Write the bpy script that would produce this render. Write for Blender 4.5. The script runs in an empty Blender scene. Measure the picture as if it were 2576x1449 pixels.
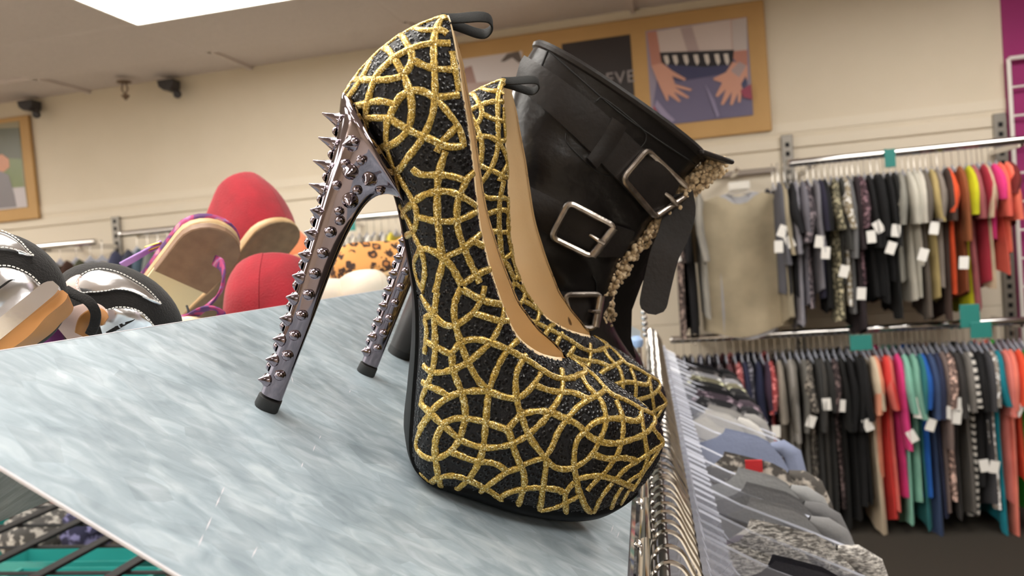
import bpy, math, random
import numpy as np
from mathutils import Vector, Matrix
from mathutils.bvhtree import BVHTree
random.seed(7); np.random.seed(7)
COL = bpy.context.scene.collection
SC = bpy.context.scene
PI = math.pi
# ------------------------------------------------------------------ camera, light level
W, H, F = 2576.0, 1449.0, 1912.0
yaw, pitch, roll = [math.radians(v) for v in (12.5, 2.19, 4.62)]
EYE = 1.5
fwd = np.array([-math.sin(yaw) * math.cos(pitch), math.cos(yaw) * math.cos(pitch), -math.sin(pitch)])
right0 = np.array([math.cos(yaw), math.sin(yaw), 0.0])
down0 = np.cross(fwd, right0)
c_r = math.cos(roll) * right0 + math.sin(roll) * down0
c_d = -math.sin(roll) * right0 + math.cos(roll) * down0
CAMM = np.array([c_r, c_d, fwd])
CP = np.array([0.0, 0.0, EYE])
cam = bpy.data.cameras.new('camera')
cam.sensor_width = 36.0
cam.lens = 36.0 * F / W
cam.clip_start = 0.01
cam.dof.use_dof = True
cam.dof.focus_distance = 0.41
cam.dof.aperture_fstop = 12.5
cam_o = bpy.data.objects.new('camera', cam)
COL.objects.link(cam_o)
mw = Matrix.Identity(4)
for i in range(3):
    mw[i][0] = c_r[i]; mw[i][1] = -c_d[i]; mw[i][2] = -fwd[i]; mw[i][3] = CP[i]
cam_o.matrix_world = mw
SC.camera = cam_o
SC.view_settings.view_transform = 'Standard'
SC.view_settings.look = 'None'
SC.view_settings.exposure = 0.0
SC.view_settings.gamma = 1.0
SC.view_settings.use_curve_mapping = False
world = bpy.data.worlds.new('world')
SC.world = world
world.use_nodes = True
world.node_tree.nodes['Background'].inputs[0].default_value = (0.9, 0.88, 0.85, 1)
world.node_tree.nodes['Background'].inputs[1].default_value = 0.05
PANEL_EMIT = 10.6       # fluorescent troffers, one seen and the rest added: the only light there is
PANEL_TINT = (1.0, 0.955, 0.885)
try:
    SC.cycles.transparent_max_bounces = 24
    SC.cycles.max_bounces = 10
    SC.cycles.sample_clamp_indirect = 6.0
except Exception:
    pass

def ray(x, y):
    return CAMM.T @ np.array([(x - W / 2) / F, (y - H / 2) / F, 1.0])
def at_depth(x, y, z):          # a point z metres in front of the lens
    return CP + ray(x, y) * z
def at_y(x, y, Y):
    r = ray(x, y); return CP + r * (Y / r[1])
def at_z(x, y, Z):
    r = ray(x, y); return CP + r * ((Z - EYE) / r[2])
def lin(c):
    c = c / 255.0
    return c / 12.92 if c <= 0.04045 else ((c + 0.055) / 1.055) ** 2.4
def S(r, g, b):
    return (lin(r), lin(g), lin(b), 1.0)
def nrm(v):
    v = np.asarray(v, float); return v / max(1e-12, np.linalg.norm(v))

# ------------------------------------------------------------------ materials
MATS = {}
def pm(name, col, rough=0.6, metal=0.0, var=None, bump=None, spec=0.5, coat=0.0, sheen=0.0, stretch=(1, 1, 1), alpha=1.0, aniso=0.0):
    """principled material; var=(scale, second colour, lo, hi) noise mix; bump=(scale, distance)"""
    if name in MATS: return MATS[name]
    m = bpy.data.materials.new(name); m.use_nodes = True
    nt = m.node_tree; b = nt.nodes['Principled BSDF']
    b.inputs['Base Color'].default_value = col
    b.inputs['Roughness'].default_value = rough
    b.inputs['Metallic'].default_value = metal
    b.inputs['Specular IOR Level'].default_value = spec
    b.inputs['Coat Weight'].default_value = coat
    b.inputs['Sheen Weight'].default_value = sheen
    b.inputs['Anisotropic'].default_value = aniso
    tc = nt.nodes.new('ShaderNodeTexCoord'); mp = nt.nodes.new('ShaderNodeMapping')
    mp.inputs['Scale'].default_value = stretch
    nt.links.new(tc.outputs['Object'], mp.inputs[0])
    if var:
        n = nt.nodes.new('ShaderNodeTexNoise'); n.inputs['Scale'].default_value = var[0]; n.inputs['Detail'].default_value = 4
        nt.links.new(mp.outputs[0], n.inputs['Vector'])
        r = nt.nodes.new('ShaderNodeValToRGB')
        r.color_ramp.elements[0].position = var[2] if len(var) > 2 else 0.35
        r.color_ramp.elements[1].position = var[3] if len(var) > 3 else 0.65
        r.color_ramp.elements[0].color = col; r.color_ramp.elements[1].color = var[1]
        nt.links.new(n.outputs['Fac'], r.inputs[0]); nt.links.new(r.outputs[0], b.inputs['Base Color'])
    if bump:
        n2 = nt.nodes.new('ShaderNodeTexNoise'); n2.inputs['Scale'].default_value = bump[0]; n2.inputs['Detail'].default_value = 3
        nt.links.new(mp.outputs[0], n2.inputs['Vector'])
        bp = nt.nodes.new('ShaderNodeBump'); bp.inputs['Distance'].default_value = bump[1]; bp.inputs['Strength'].default_value = 0.8
        nt.links.new(n2.outputs['Fac'], bp.inputs['Height']); nt.links.new(bp.outputs[0], b.inputs['Normal'])
    MATS[name] = m
    return m
def clear_mat(name, col, op=0.35, rough=0.12):
    """thin clear plastic: part see-through, part glossy white film"""
    if name in MATS: return MATS[name]
    m = bpy.data.materials.new(name); m.use_nodes = True
    nt = m.node_tree; b = nt.nodes['Principled BSDF']
    b.inputs['Base Color'].default_value = col; b.inputs['Roughness'].default_value = rough
    t = nt.nodes.new('ShaderNodeBsdfTransparent'); mx = nt.nodes.new('ShaderNodeMixShader')
    lw = nt.nodes.new('ShaderNodeFresnel'); lw.inputs[0].default_value = 1.5
    ma = nt.nodes.new('ShaderNodeMath'); ma.operation = 'ADD'; ma.inputs[1].default_value = op
    nt.links.new(lw.outputs[0], ma.inputs[0]); nt.links.new(ma.outputs[0], mx.inputs[0])
    nt.links.new(t.outputs[0], mx.inputs[1]); nt.links.new(b.outputs[0], mx.inputs[2])
    nt.links.new(mx.outputs[0], nt.nodes['Material Output'].inputs[0])
    MATS[name] = m
    return m
def emit_mat(name, col, st):
    m = bpy.data.materials.new(name); m.use_nodes = True
    nt = m.node_tree; nt.nodes.remove(nt.nodes['Principled BSDF'])
    e = nt.nodes.new('ShaderNodeEmission'); e.inputs[0].default_value = (*col, 1); e.inputs[1].default_value = st
    nt.links.new(e.outputs[0], nt.nodes['Material Output'].inputs[0])
    return m

# ------------------------------------------------------------------ mesh helpers (a mesh is (verts Nx3, faces))
def merge(*ms):
    V = []; Fc = []; o = 0
    for v, f in ms:
        V.append(np.asarray(v, float)); Fc += [tuple(i + o for i in q) for q in f]; o += len(v)
    return np.concatenate(V), Fc
def loft(rings, closed=True, caps=True):
    n = len(rings[0]); V = np.concatenate([np.asarray(r, float) for r in rings]); Fc = []
    for i in range(len(rings) - 1):
        for j in range(n if closed else n - 1):
            k = (j + 1) % n
            Fc.append((i * n + j, i * n + k, (i + 1) * n + k, (i + 1) * n + j))
    if caps and closed:
        Fc.append(tuple(range(n - 1, -1, -1))); Fc.append(tuple((len(rings) - 1) * n + j for j in range(n)))
    return V, Fc
def frames(P, closed=False):
    P = np.asarray(P, float); n = len(P); T = np.zeros_like(P)
    for i in range(n):
        a = P[(i - 1) % n] if (closed or i > 0) else P[i]
        b = P[(i + 1) % n] if (closed or i < n - 1) else P[i]
        T[i] = nrm(b - a)
    u = np.cross(T[0], [0, 0, 1.0])
    if np.linalg.norm(u) < 1e-3: u = np.cross(T[0], [0, 1.0, 0])
    u = nrm(u); out = []
    for i in range(n):
        u = nrm(u - T[i] * (u @ T[i])); out.append((T[i], u, np.cross(T[i], u)))
    return out
def tube(P, r, n=8, closed=False, flat=1.0, up=None):
    P = np.asarray(P, float); rs = np.broadcast_to(np.asarray(r, float), (len(P),)); fr = frames(P, closed); rings = []
    for i, (t, a, b) in enumerate(fr):
        if up is not None:
            b = np.asarray(up[i] if np.ndim(up) == 2 else up, float); b = nrm(b - t * (b @ t)); a = np.cross(b, t)
        rings.append([P[i] + rs[i] * (math.cos(2 * PI * k / n) * a + flat * math.sin(2 * PI * k / n) * b) for k in range(n)])
    if closed: rings.append(rings[0])
    v, f = loft(rings, True, not closed)
    return v, f
def box(c, sx, sy, sz, ax=None, bev=0.0):
    ax = np.eye(3) if ax is None else np.asarray(ax, float)
    h = np.array([sx, sy, sz]) / 2.0; b = min(bev, 0.49 * min(sx, sy, sz))
    rings = []
    def rect(dx, dy, z): return [(-dx, -dy, z), (dx, -dy, z), (dx, dy, z), (-dx, dy, z)]
    if b > 0:
        def oct_(dx, dy, z, e): return [(-dx + e, -dy, z), (dx - e, -dy, z), (dx, -dy + e, z), (dx, dy - e, z), (dx - e, dy, z), (-dx + e, dy, z), (-dx, dy - e, z), (-dx, -dy + e, z)]
        rings = [oct_(h[0] - b, h[1] - b, -h[2], b * .4), oct_(h[0], h[1], -h[2] + b, b), oct_(h[0], h[1], h[2] - b, b), oct_(h[0] - b, h[1] - b, h[2], b * .4)]
    else:
        rings = [rect(h[0], h[1], -h[2]), rect(h[0], h[1], h[2])]
    v, f = loft(rings)
    return np.asarray(c, float) + v @ ax, f
def lathe(prof, c=(0, 0, 0), axis=(0, 0, 1), n=16):
    """prof: [(r, h)...] round an axis"""
    w = nrm(axis); u = nrm(np.cross(w, [0, 1.0, 0] if abs(w[1]) < .9 else [1.0, 0, 0])); v = np.cross(w, u)
    rings = [[np.asarray(c, float) + h * w + r * (math.cos(2 * PI * k / n) * u + math.sin(2 * PI * k / n) * v) for k in range(n)] for r, h in prof]
    return loft(rings)
def catmull(P, m):
    """smooth resample of control rows P to m rows"""
    P = np.asarray(P, float); n = len(P); out = []
    for t in np.linspace(0, n - 1, m):
        i = min(int(t), n - 2); f = t - i
        p0 = P[max(i - 1, 0)]; p1 = P[i]; p2 = P[i + 1]; p3 = P[min(i + 2, n - 1)]
        if i == 0: p0 = 2 * p1 - p2
        if i == n - 2: p3 = 2 * p2 - p1
        out.append(0.5 * ((2 * p1) + (-p0 + p2) * f + (2 * p0 - 5 * p1 + 4 * p2 - p3) * f * f + (-p0 + 3 * p1 - 3 * p2 + p3) * f ** 3))
    return np.array(out)
def resample(P, step):
    P = np.asarray(P, float); d = np.r_[0, np.cumsum(np.linalg.norm(np.diff(P, axis=0), axis=1))]
    n = max(2, int(round(d[-1] / step)) + 1); s = np.linspace(0, d[-1], n)
    return np.stack([np.interp(s, d, P[:, k]) for k in range(P.shape[1])], 1)

def mesh(name, vf, mat, smooth=True, auto=40):
    v, f = vf
    me = bpy.data.meshes.new(name)
    me.from_pydata([tuple(map(float, p)) for p in v], [], f)
    if isinstance(mat, (list, tuple)):
        for q in mat: me.materials.append(q)
    elif mat is not None: me.materials.append(mat)
    me.validate(); me.update()
    if smooth:
        me.polygons.foreach_set('use_smooth', [True] * len(me.polygons))
        try: me.set_sharp_from_angle(angle=math.radians(auto))
        except Exception: pass
    return me
def tag(o, label=None, cat=None, group=None, kind=None):
    if label: o['label'] = label
    if cat: o['category'] = cat
    if group: o['group'] = group
    if kind: o['kind'] = kind
    return o
def thing(name, label, cat, loc=(0, 0, 0), mat=None, group=None):
    """an Empty at the base of a thing; mat = full 4x4"""
    o = bpy.data.objects.new(name, None); COL.objects.link(o); o.empty_display_size = 0.02
    if mat is not None: o.matrix_world = mat
    else: o.location = tuple(map(float, loc))
    return tag(o, label, cat, group)
def part(root, name, vf, mat, smooth=True, auto=40, label=None, kind=None, world=True):
    """mesh child; world=True: verts are in world space and root is unrotated"""
    if world and root is not None:
        off = np.zeros(3); q = root
        while q is not None: off += np.array(q.location); q = q.parent
        vf = (np.asarray(vf[0], float) - off, vf[1])
    o = bpy.data.objects.new(name, mesh(name, vf, mat, smooth, auto)); COL.objects.link(o)
    if root is not None: o.parent = root
    return tag(o, label, None, None, kind)
def solo(name, vf, mat, label, cat, smooth=True, auto=40, group=None, kind=None):
    """a thing of one mesh, origin at its base centre"""
    v = np.asarray(vf[0], float); c = v.mean(0); c[2] = v[:, 2].min()
    o = bpy.data.objects.new(name, mesh(name, (v - c, vf[1]), mat, smooth, auto)); COL.objects.link(o)
    o.location = tuple(c)
    return tag(o, label, cat, group, kind)
def struct(name, vf, mat, smooth=False, parent=None):
    o = bpy.data.objects.new(name, mesh(name, vf, mat, smooth)); COL.objects.link(o)
    if parent is not None: o.parent = parent
    else: o['kind'] = 'structure'
    return o
def copy_tree(o, parent=None):
    c = o.copy(); COL.objects.link(c)
    if parent is not None: c.parent = parent
    for ch in list(o.children): copy_tree(ch, c)
    return c
def bvh(vf):
    return BVHTree.FromPolygons([tuple(map(float, p)) for p in vf[0]], [tuple(f) for f in vf[1]])

# ------------------------------------------------------------------ frames of the sloping display top
_a = math.radians(2.34)
YS = np.array([-math.sin(_a), math.cos(_a), 0.0]); XS = np.array([math.cos(_a), math.sin(_a), 0.0])
SD = nrm([0.85552536, 0.0349597, -0.5165793]); UP = np.cross(SD, YS)
KH = 0.16
def on_shelf(x, y):
    r = ray(x, y); return CP + r * (-KH / (UP @ r))
def shelf_pt(s, t, n=0.0):
    return CP + SD * s + YS * t + UP * (n - KH)
def frame_on_shelf(px, deg):
    """4x4 with X along the toe direction, Z off the board"""
    a = math.radians(deg); fx = math.cos(a) * SD + math.sin(a) * YS; fy = np.cross(UP, fx); o = on_shelf(*px)
    m = Matrix.Identity(4)
    for i in range(3):
        m[i][0] = fx[i]; m[i][1] = fy[i]; m[i][2] = UP[i]; m[i][3] = o[i]
    return m
def to_local(m, P):
    A = np.array(m); return (np.asarray(P, float) - A[:3, 3]) @ A[:3, :3]
def to_world(m, P):
    A = np.array(m); return np.asarray(P, float) @ A[:3, :3].T + A[:3, 3]
# ------------------------------------------------------------------ the room
CEIL = 2.84; DW = 4.5
m_wall = pm('cream wall paint', S(222, 210, 190), 0.75, var=(3.0, S(218, 206, 185)), bump=(180, 0.0006))
m_wall2 = pm('cream wall panel', S(224, 213, 194), 0.6, bump=(180, 0.0004))
m_purple = pm('magenta wall paint', S(158, 40, 110), 0.7, var=(5.0, S(150, 36, 104)))
m_ceil = pm('ceiling tile', S(226, 216, 212), 0.9, var=(60.0, S(220, 210, 206)), bump=(300, 0.002))
m_grid = pm('ceiling grid', S(222, 212, 208), 0.5)
m_carpet = pm('brown grey carpet', S(62, 55, 46), 0.95, var=(240.0, S(46, 41, 34)), bump=(500, 0.004))
m_dark = pm('dark groove', S(120, 108, 92), 0.8)
XB = 1.73                                      # where the cream wall ends and the magenta one starts
def bx(x0, x1, y0, y1, z0, z1, bev=0.0):
    return box(((x0 + x1) / 2, (y0 + y1) / 2, (z0 + z1) / 2), x1 - x0, y1 - y0, z1 - z0, None, bev)
struct('floor', bx(.9, 6, -5, DW + .12, -0.1, 0), m_carpet)
struct('floor', merge(bx(-9, .9, .9, DW + .12, -0.1, 0)), m_carpet)
struct('floor', bx(-9, .9, -5, .9, -0.1, 0), pm('pale unseen bounce floor', S(206, 198, 186), .35, var=(5, S(198, 190, 178))))  # unseen pale floor area, added to bounce light up to the ceiling
struct('wall_back', merge(bx(-9, XB, DW, DW + .1, 2.045, CEIL + .1), bx(-9, XB, DW + .012, DW + .1, 0, 2.045)), m_wall)
struct('trim_1', merge(bx(-9, XB, DW - .004, DW + .012, 2.075, 2.13)), m_wall2)
struct('wall_right', bx(XB, 6, DW - .01, DW + .1, 0, CEIL + .1), m_purple)
struct('wall_left', bx(-9.1, -9, -5, DW + .1, 0, CEIL + .1), m_wall)
struct('wall_side', bx(6, 6.1, -5, DW + .1, 0, CEIL + .1), m_wall)
struct('wall_front', bx(-9, 6, -5.1, -5, 0, CEIL + .1), m_wall)
# slat-wall panels below the band: real boards with open joints
back = bpy.data.objects['wall_back']
for i, (z0, z1) in enumerate(((1.99, 2.045), (1.52, 1.982), (1.045, 1.518), (.57, 1.043), (.1, .568))):
    o = bpy.data.objects.new('panel', mesh('panel', bx(-9, XB, DW - .004, DW + .013, z0, z1, .002), m_wall2, False)); COL.objects.link(o); o.parent = back
struct('baseboard_back', bx(-9, 6, DW - .03, DW - .01, 0, .1, .003), pm('dark rubber base', S(40, 36, 32), .6))
# suspended ceiling: slab, bars and tiles, laid out from the corner of the troffer in view
ceil = struct('ceiling', bx(-9, 6, -5, DW + .1, CEIL + .03, CEIL + .1), m_ceil)
c0 = at_z(345, 62, CEIL)                       # corner of the troffer
TX, TY = 1.22, 0.61
panels = []
nx0 = int((-9 - c0[0]) / TX); ny0 = int(math.floor((-5 - c0[1]) / TY))
tile_me = mesh('tile', box((0, 0, 0), TX - .016, TY - .016, .016, None, .004), m_ceil, False)
bars = []
for i in range(nx0, int((6 - c0[0]) / TX) + 1):
    x = c0[0] + i * TX
    if -9 < x < 6: bars.append(bx(x - .012, x + .012, -5, DW, CEIL + .008, CEIL + .03))
for j in range(ny0, 9):
    y = c0[1] + j * TY
    if -5 < y < DW: bars.append(bx(-9, 6, y - .012, y + .012, CEIL + .008, CEIL + .03))
o = bpy.data.objects.new('grid_bars', mesh('grid_bars', merge(*bars), m_grid, False)); COL.objects.link(o); o.parent = ceil
m_panel = emit_mat('lit troffer lens', PANEL_TINT, PANEL_EMIT)
m_frame = pm('white lamp frame', S(235, 230, 222), .4)
plan = {}
for (i, j) in ((0, -2), (-3, -2), (-6, -2), (3, -2), (0, -7), (-3, -7), (3, -7), (-6, -7), (3, 2), (0, -12), (-3, -12), (3, -12), (-2, -5), (-4, -7), (-1, -9), (1, -6)):  # one troffer visible; others unseen, several added to brighten silver leather and boots
    plan[(i, j)] = 1
n_lab = 0
for (i, j) in plan:
    x0 = c0[0] + i * TX; y0 = c0[1] + j * TY
    w = TX
    seen = (i == 0 and j == -2)
    lab = ('lit white square ceiling light panel at the top edge of the picture' if seen else 'unseen lit ceiling light panel added overhead beyond the frame')
    t = thing('ceiling_light', lab, 'ceiling light', (x0 + w / 2, y0 + TY, CEIL), group=None if seen else 'ceiling lights out of view')
    part(t, 'frame', merge(bx(x0 - .005, x0 + .012, y0, y0 + 2 * TY, CEIL - .006, CEIL + .02), bx(x0 + w - .012, x0 + w + .005, y0, y0 + 2 * TY, CEIL - .006, CEIL + .02), bx(x0, x0 + w, y0 - .005, y0 + .012, CEIL - .006, CEIL + .02), bx(x0, x0 + w, y0 + 2 * TY - .012, y0 + 2 * TY + .005, CEIL - .006, CEIL + .02)), m_frame, False)
    part(t, 'diffuser', bx(x0 + .012, x0 + w - .012, y0 + .012, y0 + 2 * TY - .012, CEIL - .002, CEIL + .004), m_panel, False)
for i in range(nx0, int((6 - c0[0]) / TX)):
    for j in range(ny0, 9):
        if (i, j) in plan or (i, j - 1) in plan: continue
        x = c0[0] + (i + .5) * TX; y = c0[1] + (j + .5) * TY
        if y + TY / 2 > DW or y - TY / 2 < -5: continue
        v = np.array([x, y, CEIL]) - CP; c = CAMM @ v
        inview = c[2] > .1 and -200 < W / 2 + F * c[0] / c[2] < W + 200 and H / 2 + F * c[1] / c[2] > -600
        if not inview: continue
        o = bpy.data.objects.new('tile', tile_me); COL.objects.link(o); o.parent = ceil; o.location = (x, y, CEIL + .014 + .002 * random.random())
# ------------------------------------------------------------------ the sloping metal display top
def shelf_mat():
    m = bpy.data.materials.new('galvanised sheet'); m.use_nodes = True
    nt = m.node_tree; b = nt.nodes['Principled BSDF']; L = nt.links.new
    tc = nt.nodes.new('ShaderNodeTexCoord'); mp = nt.nodes.new('ShaderNodeMapping'); mp.inputs['Scale'].default_value = (44, 95, 44); mp.inputs['Rotation'].default_value = (0, 0, math.radians(-8))
    L(tc.outputs['Object'], mp.inputs[0])
    v = nt.nodes.new('ShaderNodeTexVoronoi'); v.inputs['Scale'].default_value = 1.0; L(mp.outputs[0], v.inputs['Vector'])
    n = nt.nodes.new('ShaderNodeTexNoise'); n.inputs['Scale'].default_value = 1.2; n.inputs['Detail'].default_value = 5; n.inputs['Distortion'].default_value = .8; L(mp.outputs[0], n.inputs['Vector'])
    n2 = nt.nodes.new('ShaderNodeTexNoise'); n2.inputs['Scale'].default_value = 22; n2.inputs['Detail'].default_value = 3; L(tc.outputs['Object'], n2.inputs['Vector'])
    r = nt.nodes.new('ShaderNodeValToRGB'); e = r.color_ramp.elements
    e[0].position = .3; e[0].color = S(128, 143, 152); e[1].position = .72; e[1].color = S(190, 201, 208)
    x = e.new(.5); x.color = S(156, 170, 179)
    mx = nt.nodes.new('ShaderNodeMix'); mx.data_type = 'FLOAT'; mx.inputs[0].default_value = .35
    L(n.outputs['Fac'], mx.inputs[2]); L(n2.outputs['Fac'], mx.inputs[3]); L(mx.outputs[0], r.inputs[0])
    hs = nt.nodes.new('ShaderNodeMix'); hs.data_type = 'RGBA'; hs.blend_type = 'OVERLAY'; hs.inputs[0].default_value = .14
    L(r.outputs[0], hs.inputs[6]); L(v.outputs['Color'], hs.inputs[7])
    bw = nt.nodes.new('ShaderNodeRGBToBW'); L(v.outputs['Color'], bw.inputs[0])
    L(bw.outputs[0], hs.inputs[7]); L(hs.outputs[2], b.inputs['Base Color'])
    b.inputs['Metallic'].default_value = .2; b.inputs['Roughness'].default_value = .4
    # faint scratches running along the slope
    w = nt.nodes.new('ShaderNodeTexNoise'); mp2 = nt.nodes.new('ShaderNodeMapping'); mp2.inputs['Scale'].default_value = (4, 600, 4); mp2.inputs['Rotation'].default_value = (0, 0, math.radians(62)); L(tc.outputs['Object'], mp2.inputs[0]); L(mp2.outputs[0], w.inputs['Vector']); w.inputs['Scale'].default_value = 1
    bp = nt.nodes.new('ShaderNodeBump'); bp.inputs['Distance'].default_value = .0002; bp.inputs['Strength'].default_value = .25; L(w.outputs['Fac'], bp.inputs['Height']); L(bp.outputs[0], b.inputs['Normal'])
    return m
m_galv = shelf_mat()
m_edge = pm('worn white board edge', S(206, 204, 210), .35)
m_chrome = pm('chrome', S(215, 213, 212), .08, 1.0)
m_black = pm('black powder coat', S(20, 20, 22), .55, spec=.25)
S0, S1, T0, T1, TH = -0.224, 0.071, 0.218, 1.62, 0.0010
MSH = Matrix.Identity(4)
_o = shelf_pt(0, 0, 0)
for i in range(3):
    MSH[i][0] = SD[i]; MSH[i][1] = YS[i]; MSH[i][2] = UP[i]; MSH[i][3] = _o[i]
rack = thing('display_rack', 'double sloped shoe display rack with grey galvanised metal top', 'display rack', mat=MSH)
part(rack, 'sloped_top', box(((S0 + S1) / 2, (T0 + T1) / 2, -TH / 2), S1 - S0, T1 - T0, TH, None, .0012), m_galv, False, world=False)
part(rack, 'edge_strip', merge(box(((S0 + S1) / 2, T0 - .0002, -TH / 2), S1 - S0, .0010, TH + .0004, None, .0003), box((S0 + .0003, (T0 + T1) / 2, -TH / 2), .0010, T1 - T0, TH + .0003, None, .0003)), m_edge, False, world=False, label='pale worn edge of the sloping top')
for _k, (_x, _y, _l, _a) in enumerate(((560, 1235, .007, 1.0), (548, 1262, .009, 1.0), (525, 1318, .010, 1.05), (505, 1360, .008, 1.0), (790, 1128, .008, .9), (760, 1170, .006, .8), (805, 1100, .005, 1.1), (880, 985, .005, .9), (700, 905, .012, -.6), (735, 955, .010, -.5), (1540, 1330, .014, .75), (1555, 1345, .012, .8), (640, 1390, .008, 1.2))):
    _p = to_local(MSH, on_shelf(_x, _y)); _d = nrm(to_local(MSH, on_shelf(_x + 6 * _a, _y - 14)) - _p); _l *= .55; _n = np.array([-_d[1], _d[0], 0])
    part(rack, 'scratch', (np.array([_p - _d * _l, _p - _n * .0003, _p + _d * _l, _p + _n * .0003]) + np.array([0, 0, .00012]), [(0, 1, 2, 3)]), m_edge, False, world=False)
# the far slope, falling away behind the ridge
_sd2 = np.array(SD) * np.array([-1, -1, 1]); _l = []
ridge = lambda t, d, n: shelf_pt(S0, t, 0) + nrm(_sd2 - YS * (_sd2 @ YS)) * d + np.cross(YS, nrm(_sd2 - YS * (_sd2 @ YS))) * n
_v = np.array([ridge(t, d, n) for t in (T0, T1) for d in (0.002, .3) for n in (-.0005, -.003)])
part(rack, 'far_slope', (to_local(MSH, _v), [(0, 1, 3, 2), (4, 6, 7, 5), (0, 2, 6, 4), (1, 5, 7, 3), (0, 4, 5, 1), (2, 3, 7, 6)]), m_galv, False, world=False)

# ------------------------------------------------------------------ the studded platform pumps
ST = np.array([  # Bx, Bz, Tx, Tz, w, wt, h0, p, bow
 (-.0280, .1580, .0000, .2160, .0000, .0000, .40, 2.2, .006),
 (-.0268, .1572, .0012, .2145, .0100, .0085, .40, 2.2, .006),
 (-.0230, .1552, .0055, .2085, .0175, .0140, .40, 2.2, .005),
 (-.0150, .1512, .0135, .1970, .0235, .0175, .40, 2.2, .003),
 (-.0040, .1440, .0220, .1840, .0265, .0195, .40, 2.2, .001),
 (.0065, .1355, .0315, .1700, .0280, .0210, .40, 2.2, .000),
 (.0180, .1240, .0420, .1540, .0285, .0215, .40, 2.3, .000),
 (.0310, .1060, .0550, .1350, .0290, .0220, .40, 2.5, .000),
 (.0450, .0850, .0680, .1200, .0300, .0225, .40, 2.7, .000),
 (.0560, .0620, .0830, .1060, .0320, .0230, .38, 3.0, .000),
 (.0665, .0340, .0985, .0940, .0350, .0230, .36, 3.2, .000),
 (.0760, .0090, .1140, .0885, .0375, .0205, .36, 3.5, .000),
 (.0870, .0006, .1280, .0865, .0388, .0125, .38, 4.0, .000),
 (.0990, .0000, .1385, .0850, .0392, .0000, .40, 4.0, .000),
 (.1180, .0000, .1512, .0842, .0388, .0000, .40, 4.0, .000),
 (.1380, .0000, .1650, .0830, .0368, .0000, .40, 4.0, .000),
 (.1580, .0008, .1790, .0805, .0330, .0000, .42, 3.6, .000),
 (.1760, .0025, .1915, .0778, .0280, .0000, .45, 3.2, .000),
 (.1910, .0060, .2030, .0735, .0215, .0000, .48, 2.8, .000),
 (.2010, .0115, .2110, .0670, .0150, .0000, .50, 2.5, .000),
 (.2090, .0190, .2160, .0575, .0085, .0000, .50, 2.3, .000),
 (.2140, .0280, .2178, .0460, .0030, .0000, .50, 2.2, .000),
 (.2160, .0340, .2178, .0400, .0000, .0000, .50, 2.2, .000)])
NU, NV = 110, 29
STR = catmull(ST, NU); STR[:, 4:6] = np.maximum(STR[:, 4:6], 0)
THROAT = 13.0
UU = np.linspace(0, len(ST) - 1, NU)
TOPS = [  # how far each side of the opening stands off the base line (near side, far side), millimetres
 (([0, 6, 8, 9.5, 10.5, 11.5, 12.4, 13], [0, 0, -2, -4, -5.5, -5, -2.5, 0]), ([0, 1, 3, 5, 8, 9.5, 10.5, 11.5, 13], [0, 2, 7, 9, 10, 9, 7, 3, 0])),
 (([0, 1, 3, 5, 7, 8, 9, 10, 11, 12, 13], [0, -3, -7.5, -10, -14, -16, -15, -11, -6, -2, 0]), ([0, 1, 3, 5, 8, 9.5, 10.5, 11.5, 12.3, 13], [0, 3, 8, 11, 13.5, 13, 11, 6, 2, 0]))]
def sec(row, a, side, which=0, u=None):
    if u is not None:
        row = row.copy(); xs, ds = TOPS[which][0 if side < 0 else 1]; d = np.interp(u, xs, ds) * .001
        row[2] += .8 * d; row[3] += .6 * d
    Bx, Bz, Tx, Tz, w, wt, h0, p, bow = row; q = 2.15
    a = min(max(a, 0.0), 1.0)
    if a < .45:
        th = a / .45 * PI / 2; y = w * math.sin(th) ** (2 / p); h = h0 * (1 - max(0, math.cos(th)) ** (2 / p))
    else:
        th = (a - .45) / .55 * PI / 2; y = wt + (w - wt) * max(0, math.cos(th)) ** (2 / q); h = h0 + (1 - h0) * math.sin(th) ** (2 / q)
    dx, dz = Tx - Bx, Tz - Bz; L = math.hypot(dx, dz)
    b = bow * math.sin(PI * h)
    return np.array([Bx + dx * h - b * dz / L, side * y, Bz + dz * h + b * dx / L])
AV = np.linspace(-1, 1, 2 * NV - 1)
WHICH = 0
def sc(i, a, side): return sec(STR[i], a, side, WHICH, UU[i])
def grid_normals(G):
    du = np.gradient(G, axis=0); dv = np.gradient(G, axis=1); n = np.cross(dv, du)
    l = np.linalg.norm(n, axis=2, keepdims=True); n = n / np.maximum(l, 1e-12)
    return n
def grid_mesh(G, flip=False):
    a, b = G.shape[:2]; V = G.reshape(-1, 3); Fc = []
    for i in range(a - 1):
        for j in range(b - 1):
            q = (i * b + j, i * b + j + 1, (i + 1) * b + j + 1, (i + 1) * b + j); Fc.append(q[::-1] if flip else q)
    return V, Fc
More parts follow.
